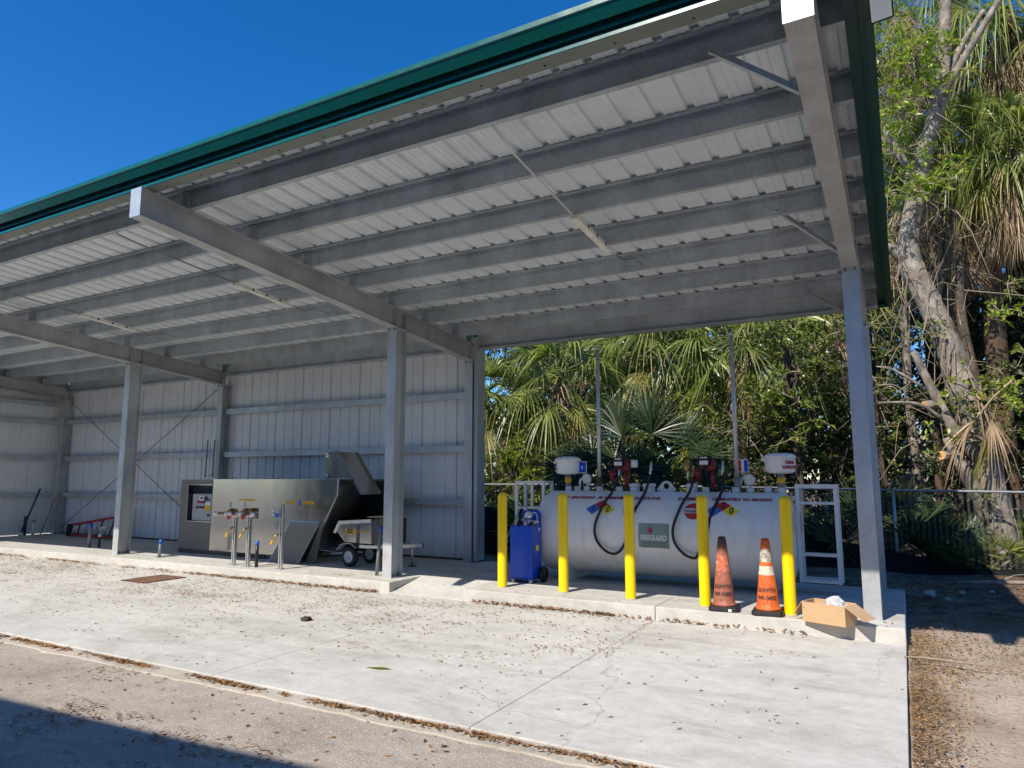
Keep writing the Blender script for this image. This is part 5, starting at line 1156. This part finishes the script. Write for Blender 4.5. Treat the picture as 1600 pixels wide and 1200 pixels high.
for pts, r in (([(1.18, Y15 + .25, 9.1), (1.6, Y15 + .1, 9.7), (2.2, Y15, 10.6), (2.9, Y15, 11.6)], .085), ([(1.16, Y15 + .2, 9.0), (1.45, Y15 + .5, 9.9), (2.0, Y15 + .6, 10.8)], .10), ([(.66, Y15 + .1, 7.3), (.35, Y15 - .1, 7.9), (.0, Y15 - .3, 8.7), (-.25, Y15 - .4, 9.3)], .085), ([(.38, Y15, 5.7), (.12, Y15 - .1, 6.0), (-.15, Y15 - .3, 6.1)], .14),
             ([(1.25, Y15 - .1, 1.9), (.85, Y15 - .25, 2.5), (.55, Y15 - .3, 3.3), (.32, Y15 - .35, 3.95)], .13), ([(1.3, Y15 - .1, .9), (.98, Y15 - .3, 1.7), (.72, Y15 - .35, 2.35)], .16), ([(.66, Y15 - .4, 2.7), (.3, Y15 - .7, 2.95), (-.3, Y15 - .9, 2.98)], .045), ([(.40, Y15 - .4, 3.3), (.0, Y15 - .5, 3.6), (-.3, Y15 - .5, 3.7)], .03)):
    q = spline(pts, 5); MB().tube(q, [r * (1 - .6 * i / (len(q) - 1)) for i in range(len(q))], 10).build('limb', 'bark', ft)
for (p, d) in (((.55, Y15 - .36, 2.95), (-.30, -.25, -.02)), ((.72, Y15 - .42, 2.02), (-.22, -.3, .03))):
    p = Vector(p); d = Vector(d).normalized(); sb = MB().cyl(p - d * .05, p + d * .16, .085, 14, .08).build('sawn_stub', 'bark', ft); MB().cyl(p + d * .161, p + d * .166, .076, 14).build('cut_face', 'cutwood', sb)
m3 = spline([(1.62, Y15 + .5, -.2), (1.5, Y15 + .5, 1.3), (1.42, Y15 + .5, 2.6), (1.28, Y15 + .5, 3.6), (1.2, Y15 + .8, 4.8), (1.3, Y15 + 1.2, 6.4), (1.2, Y15 + 1.3, 8.0)], 5)
MB().tube(m3, [.16 - .11 * i / (len(m3) - 1) for i in range(len(m3))], 12).build('limb', 'bark_dark', ft)
# its fine twigs and thin leaf sprays
rnd = random.Random(77); lm = MB(); tm = lm
for c, r, n_tw, per in (((.0, 14.6, 9.0), .7, 12, 9), ((.45, 14.6, 9.6), .7, 12, 9), ((-.1, 14.7, 8.1), .6, 10, 5), ((.2, 14.6, 7.0), .6, 12, 5), ((.75, 14.6, 7.5), .5, 8, 6), ((1.0, 14.5, 7.0), .5, 6, 6), ((1.2, 14.6, 9.3), .6, 9, 7), ((1.7, 14.6, 4.2), .5, 8, 8), ((1.35, 14.5, 3.3), .5, 8, 6), ((1.0, 14.5, 3.1), .35, 7, 5), ((.6, 14.4, 2.2), .35, 5, 6), ((1.9, 14.6, 3.5), .45, 8, 8), ((-.1, 14.8, 6.5), .5, 10, 3), ((.1, 14.9, 10.4), .8, 14, 8), ((.9, 14.7, 10.6), .7, 10, 8), ((.15, 14.5, 9.5), .6, 14, 12), ((.6, 14.5, 9.3), .6, 14, 12), ((1.0, 14.5, 9.7), .5, 12, 11), ((.3, 14.5, 8.6), .5, 12, 9), ((.6, 14.4, 7.15), .4, 10, 9), ((1.0, 14.4, 7.3), .4, 10, 9), ((.35, 14.4, 7.9), .4, 8, 7), ((1.75, 14.4, 3.0), .4, 10, 8)):
    for k in range(3): twig_cluster(lm, tm, Vector(c) + rvec() * r * .7, r * .7, n_tw // 2, per, .125, .9)
rnd = random.Random(79); tw = lm
for k in range(260):
    p = Vector((ru(-.5, 1.2), ru(14.5, 15.9), 2.2 + 9.2 * ru(0, 1) ** .7)); d = rvec(); L = ru(.5, 1.3)
    tw.tube([p, p + d * L * .5 + Vector((0, 0, ru(-.1, .1))), p + d * L + Vector((0, 0, -.2))], [.009, .007, .003], 5, False, 1)
lm.build('leaves', ['leaf_br', 'twig'], ft, recalc=False)
rnd = random.Random(83); vm = MB()
for k in range(46):
    i = rnd.randrange(4, len(main) - 1); p = main[i] + Vector((ru(-.3, .3), ru(-.34, -.1), 0)); L = ru(.5, 1.7)
    vm.tube([p, p + Vector((ru(-.12, .12), ru(-.08, .04), -L * .4)), p + Vector((ru(-.3, .3), ru(-.1, .1), -L))], [.010, .008, .004], 5, False)
vm.build('vine', 'twig', ft, recalc=False)
vl = MB()
for c, r in (((1.25, 14.6, 2.4), .4), ((1.05, 14.55, 3.0), .35), ((1.9, 15.5, 3.6), .4), ((1.85, 15.5, 2.6), .35), ((2.0, 15.55, 5.2), .4), ((1.3, 14.6, 1.5), .35), ((.75, 14.6, 4.4), .3)): 
    for k in range(2): twig_cluster(vl, vl, Vector(c) + rvec() * .2, r, 8, 8, .09, .8, .3)
vl.build('vine_leaves', ['leaf', 'twig'], ft, recalc=False)
# a broken yellow frond caught on the fence
yf = thing('caught_frond', (1.2, 14.4, 2.6), 'dry yellow palm frond caught hanging by the forked tree', 'frond'); g = MB(); rnd = random.Random(5)
fan(g, Vector((1.75, 14.5, 3.3)), Vector((-.75, -.1, -.55)), .75, .85, 18, .5, 40, .3); fan(g, Vector((1.35, 14.55, 3.1)), Vector((.1, -.2, -.9)), .4, .8, 16, .4, 30, .2); fan(g, Vector((1.1, 14.6, 3.6)), Vector((.25, -.1, -.8)), .4, .75, 14, .4, 30, .2); g.build('leaflets', 'dead', yf, recalc=False)
g = MB(); fan(g, Vector((1.5, 14.5, 2.9)), Vector((-.25, -.1, -.8)), .5, .9, 14, .3, 25, .1); g.build('green_leaflets', 'frond_yel', yf, recalc=False)

for i, (x, y, z, w_, lf, lab) in enumerate(((-5.6, 15.4, 2.6, .9, 'leaf', 'sunlit leafy shrub between the palms left of the first vent pipe'), (-3.9, 15.7, 3.0, .8, 'leaf_br', 'yellow green shrub between the two vent pipes, above the fan palm'), (-7.9, 16.6, 3.0, 1.0, 'leaf', 'shrub under the drooping palm by the shed wall\'s end'), (-2.9, 15.3, 2.3, .7, 'leaf_dk', 'dark shrub right behind the second vent pipe'), (-1.1, 16.2, 3.4, .9, 'leaf', 'shrub with small leaves hanging left of the right-hand column'), (-9.6, 16.8, 3.2, 1.0, 'leaf_br', 'bright shrub furthest along the wood behind the shed'), (.9, 16.0, 3.3, .8, 'leaf_dk', 'shaded shrub behind the forked tree\'s stubs'), (2.4, 16.2, 3.4, .8, 'leaf_dk', 'shaded shrub beyond the ringed palm trunk'))):
    tree('wild_shrub', x, y, lab, 200 + i, z + .5, [(0, 0, z * .95, 2, w_, .6, .9), (.2, 0, z * .55, 2, w_, .6, .8)], 44, .38, 7, 11, .095, lf, .05, 'shrubs at the wood\'s edge')
# further wood: copies of a few source trees, each its own object
src = [tree('wood_tree', -12, 24, 'dense evergreen far back in the wood, dark and round', 61, 8, [(0, 0, 5, 3, 2.3, 1.6, 2.3), (.8, 0, 6.6, 2, 1.6, 1.4, 1.2), (-.5, 0, 2.3, 2, 2.2, 1.4, 1.2)], 120, .55, 8, 11, .15, 'leaf_dk', .2, 'trees far back in the wood'),
       tree('wood_tree', -6.4, 24, 'lighter green tree far back in the wood', 62, 9, [(0, 0, 5.5, 3, 2.0, 1.6, 2.6), (-.8, 0, 7.5, 2, 1.5, 1.3, 1.0), (.4, 0, 2.5, 2, 2.1, 1.4, 1.3)], 110, .55, 8, 11, .15, 'leaf', .18, 'trees far back in the wood')]
spots = [(-10, 22, 1), (-7.7, 23.2, .95), (-3.4, 24, 1), (-1.2, 25, 1.15), (3.2, 23, 1.5), (5.6, 22, 1.5), (4.5, 19, 1.25), (7, 24, 1.6), (-14, 27, 1.1), (-9, 28, 1.15), (-5, 29, 1.2), (-2.2, 30, 1.2), (2.4, 28, 1.8), (6, 29, 2.0), (9.5, 27, 1.8), (-17, 24, 1), (12, 25, 1.6), (8.5, 20, 1.4)]
words_ = ['dark evergreen', 'lighter green tree']
side_ = ['behind the oak by the shed corner', 'over the low palm by the shed corner', 'behind the tank vents', 'behind the vines by the right-hand column', 'tall behind the ringed palm', 'taller, beyond the ringed palm', 'nearest at the ringed palm\'s side', 'far right of the wood', 'far behind the shed wall', 'deep behind the drooping palms', 'deep behind the dark fan palm', 'deepest behind the right vent pipe', 'tallest behind the forked tree', 'high at the wood\'s back edge', 'beyond the ringed palm, out at the side', 'behind the shed\'s middle bay', 'out past the fence\'s end', 'close beyond the fence\'s end']
for i, (x, y, s) in enumerate(spots):
    o = copy_tree(src[i % 2]); o.location = (x, y, 0); o.scale = (s, s, s); o.rotation_euler.z = i * 1.3; o['label'] = '%s %s' % (words_[i % 2], side_[i])
# undergrowth beyond the fence
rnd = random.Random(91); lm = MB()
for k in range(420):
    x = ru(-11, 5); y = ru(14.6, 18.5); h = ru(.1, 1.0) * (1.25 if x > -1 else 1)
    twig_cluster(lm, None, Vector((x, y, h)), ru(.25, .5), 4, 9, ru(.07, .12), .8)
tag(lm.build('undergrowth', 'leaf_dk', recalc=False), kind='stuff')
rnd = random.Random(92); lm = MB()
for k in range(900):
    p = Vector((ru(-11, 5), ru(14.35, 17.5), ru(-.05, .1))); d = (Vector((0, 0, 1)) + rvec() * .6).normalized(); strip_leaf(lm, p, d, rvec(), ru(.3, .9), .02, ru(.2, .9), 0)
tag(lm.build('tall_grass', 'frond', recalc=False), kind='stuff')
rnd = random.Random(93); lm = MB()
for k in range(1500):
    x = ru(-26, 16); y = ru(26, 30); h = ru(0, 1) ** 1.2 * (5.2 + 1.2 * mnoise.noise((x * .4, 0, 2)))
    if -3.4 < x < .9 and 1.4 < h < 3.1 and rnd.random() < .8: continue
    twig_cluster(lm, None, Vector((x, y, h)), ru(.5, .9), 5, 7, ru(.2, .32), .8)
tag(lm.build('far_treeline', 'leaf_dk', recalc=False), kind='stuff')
# pale outbuildings glimpsed through the wood
def outbuilding(x, y, wd, dp, h, lab):
    t = thing('outbuilding', (x, y, 0), lab, 'building'); MB().box(x, x + wd, y, y + dp, -.1, h).build('wall', 'bldg', t)
    MB().prism([(-.2, h + .002), (wd + .2, h + .002), (wd / 2, h + .7)], lambda a, z, b: (x + a, b, z), y - .2, y + dp + .2).build('roof', 'white', t)
    MB().box(x + .3, x + 1.1, y - .03, y - .002, 0, 2.0).build('door', 'white', t)
outbuilding(-3.1, 32.5, 6.5, 4, 2.9, 'cream outbuilding glimpsed through the wood left of the right-hand column')
outbuilding(-9.0, 34, 4.5, 4, 2.9, 'pale outbuilding mostly hidden behind the tank\'s trees')

# ================================================================== FALLEN LEAVES
def litter(name, m, n, sampler, l0=.03, l1=.075, seed=1, pile=0):
    global rnd; rnd = random.Random(seed); mb = MB()
    for _ in range(n):
        x, y, z = sampler(); a = ru(0, 6.283); L = ru(l0, l1); w = L * ru(.2, .45); d = Vector((math.cos(a), math.sin(a), ru(-.08, .35))); nr = (Vector((0, 0, 1)) + rvec() * .35).normalized()
        p = Vector((x, y, z + .004 + ru(0, pile))); s = d.cross(nr).normalized() * w / 2; c = nr * (-w * ru(.1, .45)); o = len(mb.v)
        for v in (p - d * L / 2, p - s - c * .6, p + d * L / 2, p + s - c * .6, p + c * .2): mb.v.append(tuple((v.x, v.y, max(z + .001, v.z))))
        mb.f += [(o, o + 4, o + 1), (o + 4, o + 2, o + 1), (o, o + 3, o + 4), (o + 4, o + 3, o + 2)]; mb.sm += [False] * 4; mb.mi += [0] * 4
    return tag(mb.build(name, m, recalc=False), kind='stuff')
def clumpy(x, y, f, th): return mnoise.noise((x * f, y * f, 9)) > th
def s_apron():
    while True:
        x, y = ru(-19, -.1), ru(4.2, 8.18)
        dens = .05 + .55 * max(0, min(1, (-x - 1) / 8)) * max(0, min(1, (y - 4.6) / 2.4)) + (.5 if mnoise.noise((x * .8, y * 1.6, 3)) > .28 else 0)
        if rnd.random() < dens: return x, y, 0
litter('leaf_litter', 'litter', 3400, s_apron, .015, .052, 1)
def s_clump():
    while True:
        x, y = ru(-18, -2.5), ru(5.4, 8.1)
        p = (.55 * mnoise.noise((x * .55, y * 1.1, 13)) + .5 * mnoise.noise((x * 2.3, y * 3.2, 17)) + .3 * mnoise.noise((x * 7, y * 7, 19)) + .1 * (y - 6.6)) * 1.5
        if rnd.random() < p: return x, y, 0
litter('leaf_litter', 'litter', 5600, s_clump, .012, .046, 2, .012)
def s_curb():
    while True:
        x = ru(-20, -.6); e = abs(rnd.gauss(0, .05)); k = mnoise.noise((x * 1.1, 0, 21))
        if (-5.2 < x < -1 or x < -6.8) and rnd.random() < (.65 if -5.1 < x < -3.2 or -11 < x < -6.8 else .25) + k * .5: return x, 8.19 - e, 0
litter('leaf_litter', 'litter', 2100, s_curb, .03, .08, 3, .035)
def s_front():
    while True:
        x = ru(-11, -.05); y = 4.115 - abs(rnd.gauss(0, .035)); k = mnoise.noise((x * 1.5, 0, 31)) + .5 * mnoise.noise((x * 5, 2, 3))
        if rnd.random() < .38 + k * 1.1: return x, y, -.018
litter('leaf_litter', 'litter', 1900, s_front, .02, .07, 4, .015)
litter('leaf_litter', 'chip', 900, s_front, .02, .06, 14, .015)
def s_shade():
    while True:
        x, y = ru(-7.5, -3), ru(1.6, 3.3)
        if rnd.random() < (.6 * mnoise.noise((x * .9, y * 1.4, 61)) + .5 * mnoise.noise((x * 3, y * 3, 63))) * 2: return x, y, -.026
litter('leaf_litter', 'litter', 1800, s_shade, .015, .055, 15, .01)
def s_asph():
    while True:
        x, y = ru(-11, -.2), ru(1.6, 4.0)
        if rnd.random() < .08 + (.9 if mnoise.noise((x * .9, y * 1.3, 41)) > .32 else 0): return x, y, -.026
litter('leaf_litter', 'litter', 1500, s_asph, .02, .06, 5)
def s_side():
    while True:
        y = ru(3.2, 8.9); x = -.06 + abs(rnd.gauss(0, .13)) * (1.15 if y < 7 else 1.8)
        if x < .75: return x, y, -.035
litter('leaf_litter', 'chip', 7500, s_side, .012, .042, 6, .05)
def s_dirt():
    while True:
        x, y = ru(0, 4.5), ru(3.4, 13.6)
        dn = .06 + (.55 if 7.3 < y < 9.6 + .4 * x else 0) * (.55 + mnoise.noise((x * 1.2, y * 1.2, 51))) + (.9 if y > 9.2 else 0) * (.7 + mnoise.noise((x, y, 7)))
        if rnd.random() < dn:
            z = -.05 + .05 * mnoise.noise((x * .7, y * .7, 1)) + .02 * mnoise.noise((x * 3, y * 3, 5)) + (.02 if x > .15 else 0)
            if y > 10.5: z += min(.12, (y - 10.5) * .03)
            return x, y, z + .004
litter('leaf_litter', 'chip', 22000, s_dirt, .015, .055, 7, .02)
def s_slab():
    x, y = ru(-13, -.1), ru(8.22, 9.6); return x, y, .151
litter('leaf_litter', 'litter', 150, s_slab, .025, .06, 8)
